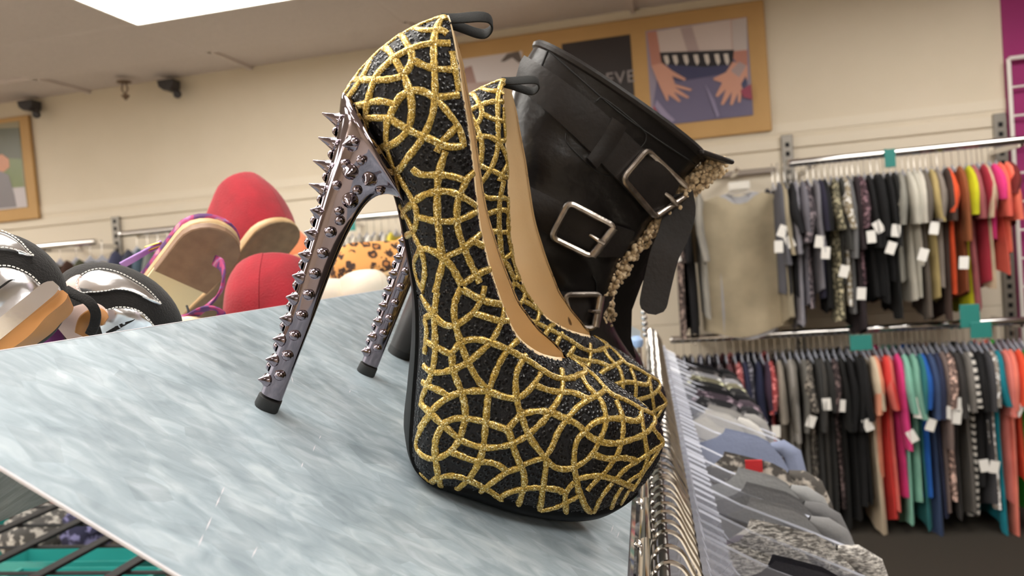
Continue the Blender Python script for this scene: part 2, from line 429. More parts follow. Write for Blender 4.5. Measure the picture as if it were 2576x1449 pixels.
def build_forms(which):
    global WHICH
    WHICH = which
    GR = np.array([[sc(i, abs(a), 1 if a >= 0 else -1) for a in AV] for i in range(NU)])
    GN = grid_normals(GR)
    if GN[NU // 2, NV // 3][1] > 0 and GR[NU // 2, NV // 3][1] < 0: GN = -GN     # outward
    UPPER = grid_mesh(GR)
    # lining: the open part of the shoe, a skin inside the upper, with its insole
    iu = [i for i in range(NU) if 0.6 <= UU[i] <= 17.0]
    hb = np.interp(UU, [0, 3, 8, 10, 12, 14, 18], [.16, .14, .18, .40, .56, .60, .64])
    LI = []
    for i in iu:
        row = []
        for side in (-1, 1):
            aa = np.linspace(1, 0, 60); pts = [sc(i, a, side) for a in aa]
            hs = []
            for a, p in zip(aa, pts):
                Bx, Bz, Tx, Tz = STR[i][:4]; hs.append(((p[0] - Bx) * (Tx - Bx) + (p[2] - Bz) * (Tz - Bz)) / ((Tx - Bx) ** 2 + (Tz - Bz) ** 2))
            keep = [p for p, h in zip(pts, hs) if h >= hb[i]]
            keep = resample(np.array(keep), 1e9) if len(keep) < 2 else np.array(keep)
            idx = np.linspace(0, len(keep) - 1, 14); keep = np.stack([np.interp(idx, range(len(keep)), keep[:, k]) for k in range(3)], 1)
            ins = np.linspace(.0004, .0022, 4).tolist() + [.0022] * 10
            for k in range(14):
                d = ins[k] if True else 0
                keep[k][1] = side * max(0.0, abs(keep[k][1]) - (d if abs(keep[k][1]) > .003 else d * abs(keep[k][1]) / .003))
                if UU[i] > 12.6: keep[k] += -.0020 * np.array([0, 0, 1.0]) * (1 if k < 9 else 0)
            tdir = nrm([STR[i][2] - STR[i][0], 0, STR[i][3] - STR[i][1]])
            if UU[i] < 13: keep[0] += tdir * .0009; keep[1] += tdir * .0005
            row.append(keep if side < 0 else keep[::-1])
        L_, R_ = row
        mid = [L_[-1] * (1 - f) + R_[0] * f for f in (.25, .5, .75)]
        LI.append(np.concatenate([L_, np.array(mid), R_]))
    LI = np.array(LI)
    LI[0] = LI[0] * .5 + LI[1] * .5
    LINING = grid_mesh(LI, True)
    # outsole: thin dark rim under the platform and up the arch
    ius = [i for i in range(NU) if 5.2 <= UU[i] <= 20.4]
    OS = []
    for i in ius:
        L = math.hypot(STR[i][2] - STR[i][0], STR[i][3] - STR[i][1]); row = []
        amax = float(np.interp(UU[i], [5, 10, 12, 13.5], [.07, .08, .16, .33]))
        for a in np.linspace(-amax, amax, 17):
            p = sc(i, abs(a), 1 if a >= 0 else -1); j = int(round((a + 1) / 2 * (2 * NV - 2))); n = GN[i, j]
            row.append(p + n * (.0016 if abs(a) < amax - 1e-6 else -.0004))
        OS.append(row)
    OS = np.array(OS); OS[0] = GR[ius[0], NV - 1] * .0 + np.array([sc(ius[0], abs(a), 1 if a >= 0 else -1) for a in np.linspace(-.07, .07, 17)])
    OUTSOLE = grid_mesh(OS)
    return GR, GN, UPPER, LINING, OUTSOLE
GR, GN, UPPER, LINING, OUTSOLE = build_forms(0)
ZLIFT = .0016
# heel
HS = [((-.0055, .0062), (.0060, .0062), .0052), ((-.0070, .030), (.0045, .031), .0055), ((-.0095, .055), (.0030, .057), .0062), ((-.0135, .085), (.0012, .088), .0078),
      ((-.0165, .105), (.0018, .109), .0100), ((-.0195, .122), (.0045, .1205), .0135), ((-.0220, .136), (.0100, .1262), .0175), ((-.0248, .147), (.0165, .1270), .0215), ((-.0285, .1595), (.0195, .1262), .0245), ((-.0270, .1625), (.0195, .1300), .0215)]
HC = catmull(np.array([(*a, *b, w) for a, b, w in HS]), 40)
def heel_ring(r, n=20):
    bx_, bz_, fx_, fz_, w = r; c = np.array([(bx_ + fx_) / 2, 0, (bz_ + fz_) / 2]); d = np.array([(fx_ - bx_) / 2, 0, (fz_ - bz_) / 2]); out = []
    for k in range(n):
        th = 2 * PI * k / n; cs, sn = math.cos(th), math.sin(th); e = 2 / 2.0 if cs < 0 else 2 / 4.0
        out.append(c + d * (abs(cs) ** e) * (1 if cs > 0 else -1) + np.array([0, w * (abs(sn) ** e) * (1 if sn > 0 else -1), 0]))
    return out
HEEL = loft([heel_ring(r) for r in HC])
HEELCAP = loft([heel_ring((-.0062 + d, 0, .0066 - d, 0, .0058 - d)) for d in (.0004,)] + [heel_ring((-.0062, .0008, .0066, .0008, .0058)), heel_ring((-.0060, .0062, .0064, .0062, .0056)), heel_ring((-.0050, .0066, .0054, .0066, .0046))])
m_seq = pm('black sequinned cloth', S(20, 19, 21), .55, bump=(900, .0006), spec=.35)
m_disc = pm('black sequin', S(16, 15, 16), .28, 0.0, spec=.45)
m_lin = pm('tan leather lining', S(246, 221, 180), .42, var=(40, S(243, 216, 172)), bump=(500, .0001), spec=.4)
m_osole = pm('black lacquered sole edge', S(7, 7, 7), .5, spec=.12)
m_gun = pm('gunmetal chrome', S(140, 130, 137), .07, 1.0)
m_cap = pm('black rubber cap', S(30, 30, 30), .6)
m_tab = pm('black cotton tape', S(24, 25, 25), .85, bump=(1500, .0003))
def gold_mat():
    m = bpy.data.materials.new('gold glitter cord'); m.use_nodes = True
    nt = m.node_tree; b = nt.nodes['Principled BSDF']; L = nt.links.new
    tc = nt.nodes.new('ShaderNodeTexCoord')
    v = nt.nodes.new('ShaderNodeTexVoronoi'); v.inputs['Scale'].default_value = 1900; L(tc.outputs['Object'], v.inputs['Vector'])
    r = nt.nodes.new('ShaderNodeValToRGB'); e = r.color_ramp.elements
    bw = nt.nodes.new('ShaderNodeSeparateColor'); L(v.outputs['Color'], bw.inputs[0])
    e[0].position = .0; e[0].color = S(118, 92, 38); e[1].position = .93; e[1].color = S(255, 244, 196)
    x = e.new(.45); x.color = S(188, 156, 74); x = e.new(.8); x.color = S(212, 182, 96)
    L(bw.outputs[0], r.inputs[0]); L(r.outputs[0], b.inputs['Base Color'])
    b.inputs['Metallic'].default_value = .5
    b.inputs['Roughness'].default_value = .38
    nm = nt.nodes.new('ShaderNodeBump'); nm.inputs['Distance'].default_value = .0009; nm.inputs['Strength'].default_value = .9
    L(bw.outputs[1], nm.inputs['Height']); L(nm.outputs[0], b.inputs['Normal'])
    return m
m_gold = gold_mat()
# cord tracing: each run is a pixel path laid back onto the upper of the near shoe
CR = {1: (840, 20, .263), 2: (880, 380, .2762), 3: (1020, 680, .276), 4: (1010, 1000, .2554), 5: (1330, 860, .2622), 6: (1250, 1050, .2209)}
RUNS = [
 (1, '1020,120 975,215 955,340 955,460 960,590 965,720 965,850 955,960 920,1090 860,1220 790,1330 700,1440 645,1530 540,1600 430,1675 325,1745'),
 (1, '1065,120 1030,72 960,92 880,130 760,200 640,240 580,285 480,345 430,370 380,380 310,400 250,480 200,600 170,680'),
 (1, '1060,112 1020,120'), (1, '760,195 850,220 960,215 1050,215 1085,250'),
 (1, '430,365 500,390 560,450 600,520 650,610 690,700 720,790 740,880 745,980 735,1080 710,1160 650,1240 550,1310 400,1345 310,1320'),
 (1, '610,240 660,280 700,350 740,420 750,490 720,580 680,630'),
 (1, '1110,340 950,340 830,360 740,390 640,440 560,490 500,550 410,640 360,770 325,900 305,1040 325,1160 355,1280 390,1400 430,1480'),
 (1, '90,710 180,690 300,690 420,690 540,685 640,660'),
 (1, '410,390 370,480 320,580 270,680 200,780 140,860 110,920 150,950 240,935 330,905 430,890 530,905 590,930'),
 (1, '250,480 215,600 170,680 110,740 70,790'),
 (1, '590,930 545,1000 540,1060 600,1100 690,1150 780,1200 860,1230 960,1270 1050,1320 1150,1330 1240,1320'),
 (1, '590,930 620,860 680,820 740,790 830,790 920,830 980,880 1050,950 1120,1040 1180,1120 1220,1220 1240,1330'),
 (1, '750,500 830,540 920,575 1050,590 1140,590'), (1, '980,860 1060,850 1190,830'),
 (1, '1180,1130 1120,1190 1060,1250 1010,1310 980,1380'),
 (1, '200,1110 260,1070 340,1050 430,1050 510,1055 545,1060'), (1, '515,1060 505,1150 500,1250 510,1330 540,1440'),
 (1, '1130,420 1150,560 1175,700 1190,800'),
 (2, '870,0 840,90 810,200 795,350 795,500 800,640 815,760 830,900 850,980 830,1080 800,1200 780,1290'),
 (2, '360,50 400,150 450,230 510,330 560,420 600,500 615,590 605,680 580,740 520,770'), (2, '580,740 620,830 660,920 685,1050 680,1180 660,1250'),
 (2, '180,10 230,60 260,170 320,280 390,390 440,460 490,550 530,620 580,720'), (2, '490,560 480,650'),
 (2, '500,540 580,470 670,400 790,370 900,365 990,400 1080,450 1160,510'), (2, '600,590 680,615 800,640 930,640 1020,620 1100,580 1165,545'),
 (2, '570,160 620,210 720,220 810,215 920,225 1040,265'),
 (2, '1120,200 1060,260 1020,360 985,420 975,530 970,640 990,740 1030,860 1070,960 1110,1050 1150,1130 1180,1200'),
 (2, '640,890 720,890 790,930 850,980 920,1040 970,1130 1020,1220'), (2, '850,975 920,940 1020,900 1090,840 1200,740'), (2, '1130,820 1200,860 1240,890'),
 (2, '1020,1220 1090,1170 1160,1120 1290,1070'), (2, '640,900 600,980 590,1040 600,1090 630,1200 680,1280'),
 (3, '510,160 460,250 440,370 455,500 490,620 530,740 570,840 630,950 700,1050 760,1100'), (3, '510,170 580,210 680,265 760,290 880,310'),
 (3, '720,140 700,240 650,340 580,420 460,500 400,510 340,490 270,420 200,320 150,230'), (3, '620,390 720,420 850,460 930,460'),
 (3, '880,310 890,400 860,500 800,620 740,690 650,770 570,840 440,900 330,930 240,930 170,870'),
 (3, '290,200 275,300 265,420 270,560 275,690 265,820 240,940 200,1060 145,1200 230,1290 310,1380'), (3, '180,430 260,400'), (3, '180,440 200,540 190,650 180,760'),
 (3, '200,650 290,700 360,740 420,770 440,730 500,660 580,630 680,630 770,655 860,690 950,730 1040,780 1130,830 1220,890 1300,945 1400,985 1500,985 1590,950'),
 (3, '425,770 430,900 470,1010 510,1110 540,1230 545,1360 520,1440'),
 (3, '1020,640 950,700 880,800 830,900 790,1000 760,1100 740,1250 730,1400 720,1500'), (3, '1100,770 1050,840 1010,930 1000,1050 1010,1160 1040,1290 1080,1400'),
 (3, '160,1020 230,1060 320,1100 400,1145'), (3, '130,1440 220,1310 300,1220 400,1150 510,1110 620,1100 760,1100 850,1140 1000,1170 1080,1130 1160,1050 1230,940'),
 (3, '1190,1050 1290,1090 1410,1110 1500,1110 1594,1140 1660,1170'), (3, '1420,900 1430,990 1425,1100 1380,1200 1310,1300 1240,1400'),
 (3, '930,1450 1040,1320 1140,1290 1240,1280 1340,1305 1420,1340 1500,1380'),
 (4, '290,160 220,270 170,370 145,480 200,560 270,600 340,600 440,560 520,490 570,410'),
 (4, '190,60 290,170 410,270 500,350 570,410 680,460 800,490 930,490 1060,465 1160,420 1240,370 1330,290 1430,190'),
 (4, '400,280 340,400 330,520 340,620 360,760 390,870 430,980 490,1090 560,1170 630,1190'),
 (4, '400,270 470,220 570,200 680,210 830,240 940,285 1050,320 1080,420 1110,520 1160,640 1200,730 1210,850 1180,960 1140,1080 1080,1180 990,1260 900,1280 865,1200 880,1090 960,990 1060,930 1180,900 1300,885 1400,890 1527,900 1580,930'),
 (4, '835,150 830,240 815,400 790,550 740,680 660,800 560,890 430,970 270,1030 255,920 300,830 380,780 480,765 580,780 680,820 820,890 920,950 1000,1030 1130,1080 1260,1110 1380,1110'),
 (4, '480,530 580,570 680,610 780,630 900,640 980,680 1040,730'), (4, '1160,690 1040,730 940,800 830,880 740,970 670,1060 640,1190'), (4, '120,790 190,850 260,900'),
 (4, '1170,120 1210,270 1260,390 1330,490 1410,590'), (4, '1200,660 1300,620 1410,590'), (4, '1050,320 1090,250 1160,190'),
 (4, '1430,620 1410,760 1390,900 1370,1050 1330,1180 1250,1330'), (4, '1060,1210 1160,1230 1290,1250 1420,1245 1510,1290'), (4, '620,200 610,290 570,410'),
 (5, '560,550 480,510 400,480'), (5, '500,300 540,400 620,490 690,560 720,640 740,740 720,850 670,950 620,1060 540,1140 440,1200 360,1220 240,1200 160,1120'),
 (5, '150,1110 220,1010 270,880 320,800 390,710 470,620 560,560 700,490 740,440'),
 (5, '210,670 300,710 390,750 480,800 540,870 600,920 700,960 800,975 900,960 1000,930 1100,890 1180,820 1210,740 1160,680 1080,650 1000,600 900,550 800,510 740,460 660,360 580,290 520,240 450,190 400,150'),
 (5, '530,870 600,790 690,750 800,735 900,740 1000,760 1060,750 1080,660'), (5, '540,860 470,920 440,1020 430,1180 450,1290 470,1400 480,1449'),
 (5, '830,560 880,660 900,760 900,880 880,980 850,1070 800,1150 720,1260 640,1330 560,1420'), (5, '1070,680 1090,800 1110,930 1130,1060 1130,1140 1090,1230 1040,1300'),
 (5, '1180,820 1240,900 1290,970 1230,1020 1130,1080 1040,1140 930,1210 840,1300'), (5, '610,1070 700,1110 800,1120 900,1110 1000,1130 1040,1150'),
 (5, '470,1310 560,1290 640,1280 720,1290 820,1320 920,1360 990,1390'), (5, '540,250 540,300 500,310 420,350'), (5, '940,1350 1000,1300 1080,1260'), (5, '1280,960 1200,1100 1100,1240 1050,1330 990,1420'),
 (6, '900,680 920,800 960,900 1010,1020 1080,1110 1050,1200 990,1300'), (6, '880,730 800,820 770,900 780,1000 790,1130 830,1300'),
 (6, '880,920 800,960 700,1010 600,1040 500,1060'), (6, '960,870 880,920'), (6, '1310,740 1230,840 1170,930 1120,1040 1080,1110'), (6, '1420,790 1350,900 1310,1000 1280,1100 1260,1210'),
 (6, '1080,1110 1150,1130 1250,1120'), (6, '1060,1110 950,1140 830,1180 720,1240 650,1290 560,1330'), (6, '1500,820 1440,930 1380,1020 1300,1130'), (6, '600,815 700,820 780,860')]
PUMP1 = frame_on_shelf((668, 1025), 24)
PUMP2 = frame_on_shelf((918, 938), 24)
tree_up = bvh(UPPER)
cam_l = to_local(PUMP1, CP)
def cast(m, tr, x, y, zl=0.0, reach=.006):
    """local hit of a picture ray on a local mesh"""
    A = np.array(m)[:3, :3]; o = to_local(m, CP) - np.array([0, 0, zl]); d = nrm(ray(x, y) @ A)
    h = tr.ray_cast(Vector(o), Vector(d))
    if h[0] is None:
        best = None
        t0 = float((np.array([.09, 0, .09]) - o) @ d)
        for t in np.linspace(t0 - .13, t0 + .13, 53):
            g = tr.find_nearest(Vector(o + d * t))
            if g[0] is not None and (best is None or g[3] < best[3]): best = g
        if best is None or best[3] >= reach: return None
        h = best
    n = np.array(h[1])
    return np.array(h[0]), (-n if n @ d > .05 else n)
cords = []
paths = []
def lay(P, r=.00185):
    """a flattened cord along surface points P"""
    paths.append(P)
    P = resample(np.array(P), .0022); Q = []; N = []
    for p in P:
        h = tree_up.find_nearest(Vector(p)); q = np.array(h[0]); n = np.array(h[1])
        i = np.argmin(((GR.reshape(-1, 3) - q) ** 2).sum(1)); n = GN.reshape(-1, 3)[i]
        if np.linalg.norm(n) < .5: n = np.array(h[1])
        Q.append(q + n * .0003); N.append(n)
    if len(Q) < 3: return
    Q = np.array(Q); k = np.array([.25, .5, .25])
    Qs = Q.copy(); Qs[1:-1] = .25 * Q[:-2] + .5 * Q[1:-1] + .25 * Q[2:]
    rr = np.array([r * random.uniform(.86, 1.14) for _ in Qs])
    cords.append(tube(Qs, rr, 8, False, .58, np.array(N)))
for c, s in RUNS:
    ox, oy, k = CR[c]; pts = np.array([[float(t) for t in q.split(',')] for q in s.split()]) * k + np.array([ox, oy])
    if len(pts) > 2: pts = catmull(pts, 3 * len(pts))
    run = []; runs = []
    for x, y in resample(pts, 5.0):
        h = cast(PUMP1, tree_up, x, y, ZLIFT)
        if h is None or (run and np.linalg.norm(h[0] - run[-1]) > .022):
            if len(run) > 2: runs.append(run)
            run = [] if h is None else [h[0]]
            continue
        run.append(h[0])
    if len(run) > 2: runs.append(run)
    for run in runs:
        lay(run)
        mir = [p * np.array([1, -1, 1]) for p in run if p[1] < -.004]
        if len(mir) > 3: lay(mir)
CORDS = merge(*cords)
def scatter():
    # sequins: small rings all over the cloth
    tri = []; Vg = GR.reshape(-1, 3)
    cells = [(i, j) for i in range(NU - 1) for j in range(2 * NV - 2)]
    area = np.array([np.linalg.norm(np.cross(GR[i + 1, j] - GR[i, j], GR[i, j + 1] - GR[i, j])) for i, j in cells])
    area *= np.array([1.0 if abs(AV[j]) > .12 else 0.0 for i, j in cells])
    pick = np.random.choice(len(cells), 15000, p=area / area.sum())
    acc = []; occ = {}
    for c in pick:
        i, j = cells[c]; fu, fv = np.random.rand(2)
        p = (GR[i, j] * (1 - fu) + GR[i + 1, j] * fu) * (1 - fv) + (GR[i, j + 1] * (1 - fu) + GR[i + 1, j + 1] * fu) * fv
        k = tuple(np.floor(p / .0022).astype(int)); ok = True
        for a in (-1, 0, 1):
            for b in (-1, 0, 1):
                for d in (-1, 0, 1):
                    for q in occ.get((k[0] + a, k[1] + b, k[2] + d), ()):
                        if (q[0] - p[0]) ** 2 + (q[1] - p[1]) ** 2 + (q[2] - p[2]) ** 2 < .0021 ** 2: ok = False
        if ok:
            occ.setdefault(k, []).append(p); acc.append((p, GN[i, j]))
    sv = []; sf = []
    for p, n in acc:
        n = nrm(n + np.random.normal(0, .30 if random.random() < .10 else .045, 3)); a = nrm(np.cross(n, [.3, .2, .9])); b = np.cross(n, a); o = len(sv); r1, r0 = .00128, .0005
        for k in range(9):
            t = 2 * PI * k / 9; d = math.cos(t) * a + math.sin(t) * b
            sv.append(p + n * .00028 + d * r1); sv.append(p + n * .0005 + d * r0)
        for k in range(9):
            l = (k + 1) % 9; sf.append((o + 2 * k, o + 2 * l, o + 2 * l + 1, o + 2 * k + 1))
    SEQ = (np.array(sv), sf)
    return SEQ
SEQ = scatter()
# pull tab: a folded tape loop on top of the heel counter
_e = np.array([.93, 0, .36]); _w0 = np.array([-.36, 0, .93]); _w = _w0 * .77 + np.array([0, .64, 0]); _y = np.array([0, .77, 0]) - _w0 * .64
tp = [(-.003, -.0012), (.003, -.0016), (.009, -.0026), (.015, -.0036), (.0195, -.0034), (.0218, -.0012), (.0218, .0014), (.0195, .0034), (.015, .0034), (.009, .0022), (.003, .0012), (-.003, .0006)]
tp = catmull(np.array([np.array([.0022, 0, .2140]) + _e * x + _y * y * 1.5 for x, y in tp]), 40)
_n = frames(tp); fr = []
for i, p in enumerate(tp):
    hw = float(np.interp((p - tp[0]) @ _e, [0, .012, .019, .0235, .0252], [.0028, .0032, .0032, .0029, .0024])); n = np.cross(_n[i][0], _w)
    fr.append([p + _w * sy * hw + n * sz * .0006 for sy, sz in ((-1, -.6), (-1, .6), (-.85, 1), (.85, 1), (1, .6), (1, -.6), (.85, -1), (-.85, -1))])
TAB = loft(fr)
hv, hf = HEEL; tree_h = bvh(HEEL)
def make_pump(m, label):
    up = np.array([0, 0, ZLIFT]); L = lambda vf: (np.asarray(vf[0]) + up, vf[1])
    t = thing('platform_pump', label, 'shoe', mat=m, group='pair of gold webbed studded platform pumps')
    u = part(t, 'upper', L(UPPER), m_seq, auto=60, world=False)
    part(u, 'sequins', L(SEQ), m_disc, False, kind='stuff', world=False)
    part(u, 'gold_cord_netting', L(CORDS), m_gold, auto=80, world=False, label='raised gold glitter cord in an arching web')
    part(t, 'lining', L(LINING), m_lin, auto=60, world=False, label='smooth tan leather lining')
    part(t, 'outsole', L(OUTSOLE), m_osole, auto=50, world=False)
    part(t, 'pull_tab', L(TAB), m_tab, auto=50, world=False, label='black tape pull loop')
    h = part(t, 'heel', L(HEEL), m_gun, auto=50, world=False, label='gunmetal chrome stiletto heel covered in spikes and studs')
    part(t, 'heel_cap', HEELCAP, m_cap, auto=50, world=False, label='black rubber heel tip')
    spike_prof = lambda r, hh: [(r * 1.12, -.0006), (r * 1.12, .0006), (r * .98, .0009), (r * .55, hh * .5), (r * .12, hh * .97), (.00005, hh)]
    ball_prof = lambda r: [(r * 1.15, -.0004), (r * 1.15, .0004), (r * .95, .0007)] + [(r * math.cos(a), .0007 + r * .95 * math.sin(a)) for a in np.linspace(.25, 1.5, 6)]
    cache = {}
    def stud(kind, p, n, r, hh):
        key = (kind, round(r, 5), round(hh, 5))
        if key not in cache:
            cache[key] = mesh(kind, lathe(spike_prof(r, hh) if kind == 'spike' else ball_prof(r), n=14), m_gun, True, 50)
        o = bpy.data.objects.new(kind, cache[key]); COL.objects.link(o); o.parent = h
        q = Vector(n).to_track_quat('Z', 'Y'); o.rotation_mode = 'QUATERNION'; o.rotation_quaternion = q; o.location = Vector(p + up)
    K = 13
    for k in range(K):
        z = .1485 - k * (.1485 - .0135) / (K - 1)
        big = k < 4
        # spike on the back line
        h_ = tree_h.ray_cast(Vector((-.1, -.0024 if k > 3 else -.0006, z)), Vector((1, 0, 0))); p = np.array(h_[0]); n = nrm([-1, -.85 if k > 3 else -.2, .02 if k > 3 else -.05])
        stud('spike', p, n, .0033 if big else .0031, .0085 if k < 3 else (.0078 if big else .0056))
        zb = z - .0055
        if zb < .009: continue
        i_ = int(np.argmin(abs(HC[:, 1] - zb))); x0_, x1_ = HC[i_, 0], HC[i_, 2]
        for sgn in (-1, 1):
            if sgn < 0:
                xx = x0_ + (x1_ - x0_) * (.5 if k > 2 else .25); h_ = tree_h.ray_cast(Vector((xx, -.1, zb)), Vector((0, 1, 0)))
            else: h_ = tree_h.ray_cast(Vector((-.1, .0026, zb)), Vector((1, 0, 0)))
            if h_[0] is None: continue
            stud('ball_stud', np.array(h_[0]) + np.array([0, .0003 if sgn < 0 else 0, 0]), nrm(np.array([-.2 if sgn < 0 else -.8, sgn * (.9 if sgn < 0 else .55), 0])), .0022 if big else .0027, 0)
    # studs on the flanks
    for px, kind, r, hh in (((885, 361), 'spike', .0034, .0065), ((882, 432), 'spike', .0035, .0065), ((881, 504), 'spike', .0036, .0065), ((930, 450), 'spike', .0034, .006),
                            ((910, 403), 'ball_stud', .0022, 0), ((899, 478), 'ball_stud', .0022, 0), ((956, 477), 'ball_stud', .0022, 0), ((855, 554), 'ball_stud', .0023, 0)):
        c = cast(PUMP1, tree_h, *px, ZLIFT)
        if c is None: continue
        for sgn in (1, -1):
            p = c[0] * np.array([1, sgn, 1]); n = c[1] * np.array([1, sgn, 1]); stud(kind, p, nrm(n), r, hh)
    return t
make_pump(PUMP1, 'nearest black sequinned platform pump, largest, with gold web and spiked heel')
GR, GN, UPPER, LINING, OUTSOLE = build_forms(1)
tree_up = bvh(UPPER); cords = []; _keep = paths; paths = []
_rim = {}
for P in _keep: lay([p for p in P])
CORDS = merge(*cords); SEQ = scatter()
make_pump(PUMP2, 'second gold webbed platform pump, standing behind the nearest one, tan lining showing')
# ------------------------------------------------------------------ buckled ankle boots behind the pumps
m_lea = pm('black leather', S(19, 17, 17), .30, var=(14, S(25, 22, 22)), bump=(130, .0006), spec=.35)
m_lea2 = pm('black strap leather', S(38, 34, 33), .42, var=(30, S(30, 27, 26)), bump=(260, .0004), spec=.25)
m_fleece = pm('cream fleece', S(230, 208, 172), .95, var=(300, S(204, 176, 136)), bump=(700, .002), sheen=.4)
m_buck = pm('brushed antique silver', S(188, 180, 172), .28, 1.0, var=(120, S(150, 142, 136)), bump=(600, .0002))
m_thread = pm('black thread', S(12, 12, 12), .7)
m_pew = pm('worn sole edge', S(120, 100, 66), .5)
BM = frame_on_shelf((1000, 888), 18)
BS = [((-.006, .2585), (.149, .2405), .038), ((-.008, .236), (.143, .2200), .038), ((-.005, .210), (.138, .196), .040), ((.001, .18), (.134, .172), .041), ((.0, .15), (.129, .148), .038),
      ((-.007, .12), (.129, .124), .036), ((-.012, .095), (.136, .104), .034), ((.008, .068), (.150, .090), .035), ((.048, .038), (.166, .080), .036), ((.090, .012), (.181, .072), .038),
      ((.130, .006), (.198, .062), .036), ((.165, .006), (.211, .050), .030), ((.190, .009), (.220, .036), .019), ((.208, .016), (.224, .024), .006)]
BC = catmull(np.array([(*a, *b, w) for a, b, w in BS]), 60) * 1.005
def boot_ring(r, n=40, grow=0.0):
    b0, b1, f0, f1, w = r; c = np.array([(b0 + f0) / 2, 0, (b1 + f1) / 2]); d = np.array([(f0 - b0) / 2, 0, (f1 - b1) / 2]); L = np.linalg.norm(d); d = d * (1 + grow / L); out = []
    for k in range(n):
        t = 2 * PI * k / n; cs, sn = math.cos(t), math.sin(t); e = 2 / 2.3
        out.append(c + d * abs(cs) ** e * (1 if cs > 0 else -1) + np.array([0, (w + grow) * abs(sn) ** e * (1 if sn > 0 else -1), 0]))
    return np.array(out)
def wrinkle(v):
    return np.array([p + np.array([0, -1 if p[1] < 0 else 1, 0]) * .0016 * math.sin(p[2] * 160 + 40 * p[0] + math.sin(p[0] * 60) * 2) * max(0, min(1, (.23 - p[2]) / .05)) for p in v])
rings = [wrinkle(boot_ring(r)) for r in BC]
BODY = loft(rings, True, False); BODY[1].append(tuple((len(rings) - 1) * 40 + j for j in range(40)))
INNER = loft([boot_ring(BC[i], 40, -.004) for i in (0, 3, 8, 14, 20)], True, False); INNER = (INNER[0], [q[::-1] for q in INNER[1]])
tree_b = bvh(BODY)
def cast_poly(m, tr, pts, n, reach=.03):
    out = []
    for x, y in resample(catmull(np.array(pts, float), 6 * len(pts)), 1.0) if len(pts) > 1 else pts:
        out.append((x, y))
    out = np.array(out); out = out[np.linspace(0, len(out) - 1, n).astype(int)]
    P = []; N = []
    for x, y in out:
        h = cast(m, tr, x, y, 0.0, reach)
        if h is None: P.append(None); N.append(None)
        else: P.append(h[0]); N.append(h[1])
    ok = [i for i in range(n) if P[i] is not None]
    if not ok: raise ValueError('cast_poly missed')
    for i in range(n):
        if P[i] is None: j = min(ok, key=lambda q: abs(q - i)); P[i] = P[j]; N[i] = N[j]
    return np.array(P), np.array(N)
def strap_on(m, tr, top, bot, n=24, w=4, th=.0042, off=.001, smooth=True):
    """a band of real thickness lying on a body between two edges"""
    A, NA = cast_poly(m, tr, top, n); B, NB = cast_poly(m, tr, bot, n); rings = []
    cl = np.array(m)
    camv = to_local(m, CP)
    for i in range(n):
        row = []; row2 = []
        nn = nrm(NA[i] + NB[i])
        if nn @ (camv - A[i]) < 0: nn = -nn
        for k in range(w + 1):
            f = k / w; p = A[i] * (1 - f) + B[i] * f
            h = tr.find_nearest(Vector(p)); q = np.array(h[0]) if h[3] < .012 else p
            lift = off + (th if 0 < k < w else th * .8)
            row.append(q + nn * lift); row2.append(q + nn * (off - .0012))
        rings.append(row + row2[::-1])
    return loft(rings)
def buckle_frame(P, r=.0024):
    """rounded frame through four corners, and its prong and bar"""
    P = [np.array(p) for p in P]; pts = []
    for i in range(4):
        a, b, c = P[i - 1], P[i], P[(i + 1) % 4]; da = nrm(a - b) * .005; dc = nrm(c - b) * .005
        for t in (0, .25, .5, .75, 1): pts.append((b + da) * (1 - t) ** 2 + 2 * b * t * (1 - t) + (b + dc) * t * t)
    return tube(pts, r, 8, True)
boot = thing('ankle_boot', 'black leather ankle boot with three silver buckle straps and cream fleece edge', 'boot', mat=BM)
bp_ = lambda n, vf, m, **k: part(boot, n, vf, m, world=False, **k)
shaft = bp_('shaft_and_vamp', BODY, m_lea, auto=70)
bp_('inner_lining', INNER, m_fleece)
rim = boot_ring(BC[0], 40, -.001)
bp_('top_binding', tube(rim, .0034, 8, True, 1.0), m_lea2)
# block heel and sole
hp = [((-.012, .062), (.030, .055), .026), ((-.011, .045), (.016, .045), .017), ((-.0095, .02), (.012, .02), .0135), ((-.008, .0), (.011, .0), .0125)]
bp_('heel', loft([boot_ring((*a, *b, w), 24) for a, b, w in hp]), pm('dark stacked heel', S(46, 43, 42), .4), label='dark grey slim heel')
bp_('heel_cap', loft([boot_ring((-.0084, 0, .0114, 0, .0128), 24), boot_ring((-.0084, .006, .0114, .006, .013), 24)]), m_cap)
so = []
for i in np.linspace(27, 58, 24).astype(int):
    b0, b1, f0, f1, w = BC[i]; d = nrm(np.array([f0 - b0, 0, f1 - b1])); b = np.array([b0, 0, b1]) - d * .003
    so.append([b + np.array([0, s * w * .86, 0]) + d * k for s, k in ((-1, 0), (-1.1, .004), (-1, .008), (1, .008), (1.1, .004), (1, 0))])
bp_('outsole', loft(so), m_pew, label='brownish sole edge')
seam = lambda pts, r=.0006: tube(*(lambda PN: (PN[0] + PN[1] * .0004, r, 5))(cast_poly(BM, tree_b, pts, 30)))
for _s in ((seam([(1372, 120), (1450, 190), (1560, 285), (1660, 355), (1760, 420)]), seam([(1424, 335), (1430, 365), (1500, 430), (1535, 444)]), seam([(1500, 255), (1522, 250), (1612, 322), (1625, 350), (1612, 372)]),
                       seam([(1378, 128), (1365, 160), (1350, 200)]), seam([(1490, 790), (1500, 720), (1490, 690)]))): bp_('stitching', _s, m_thread)
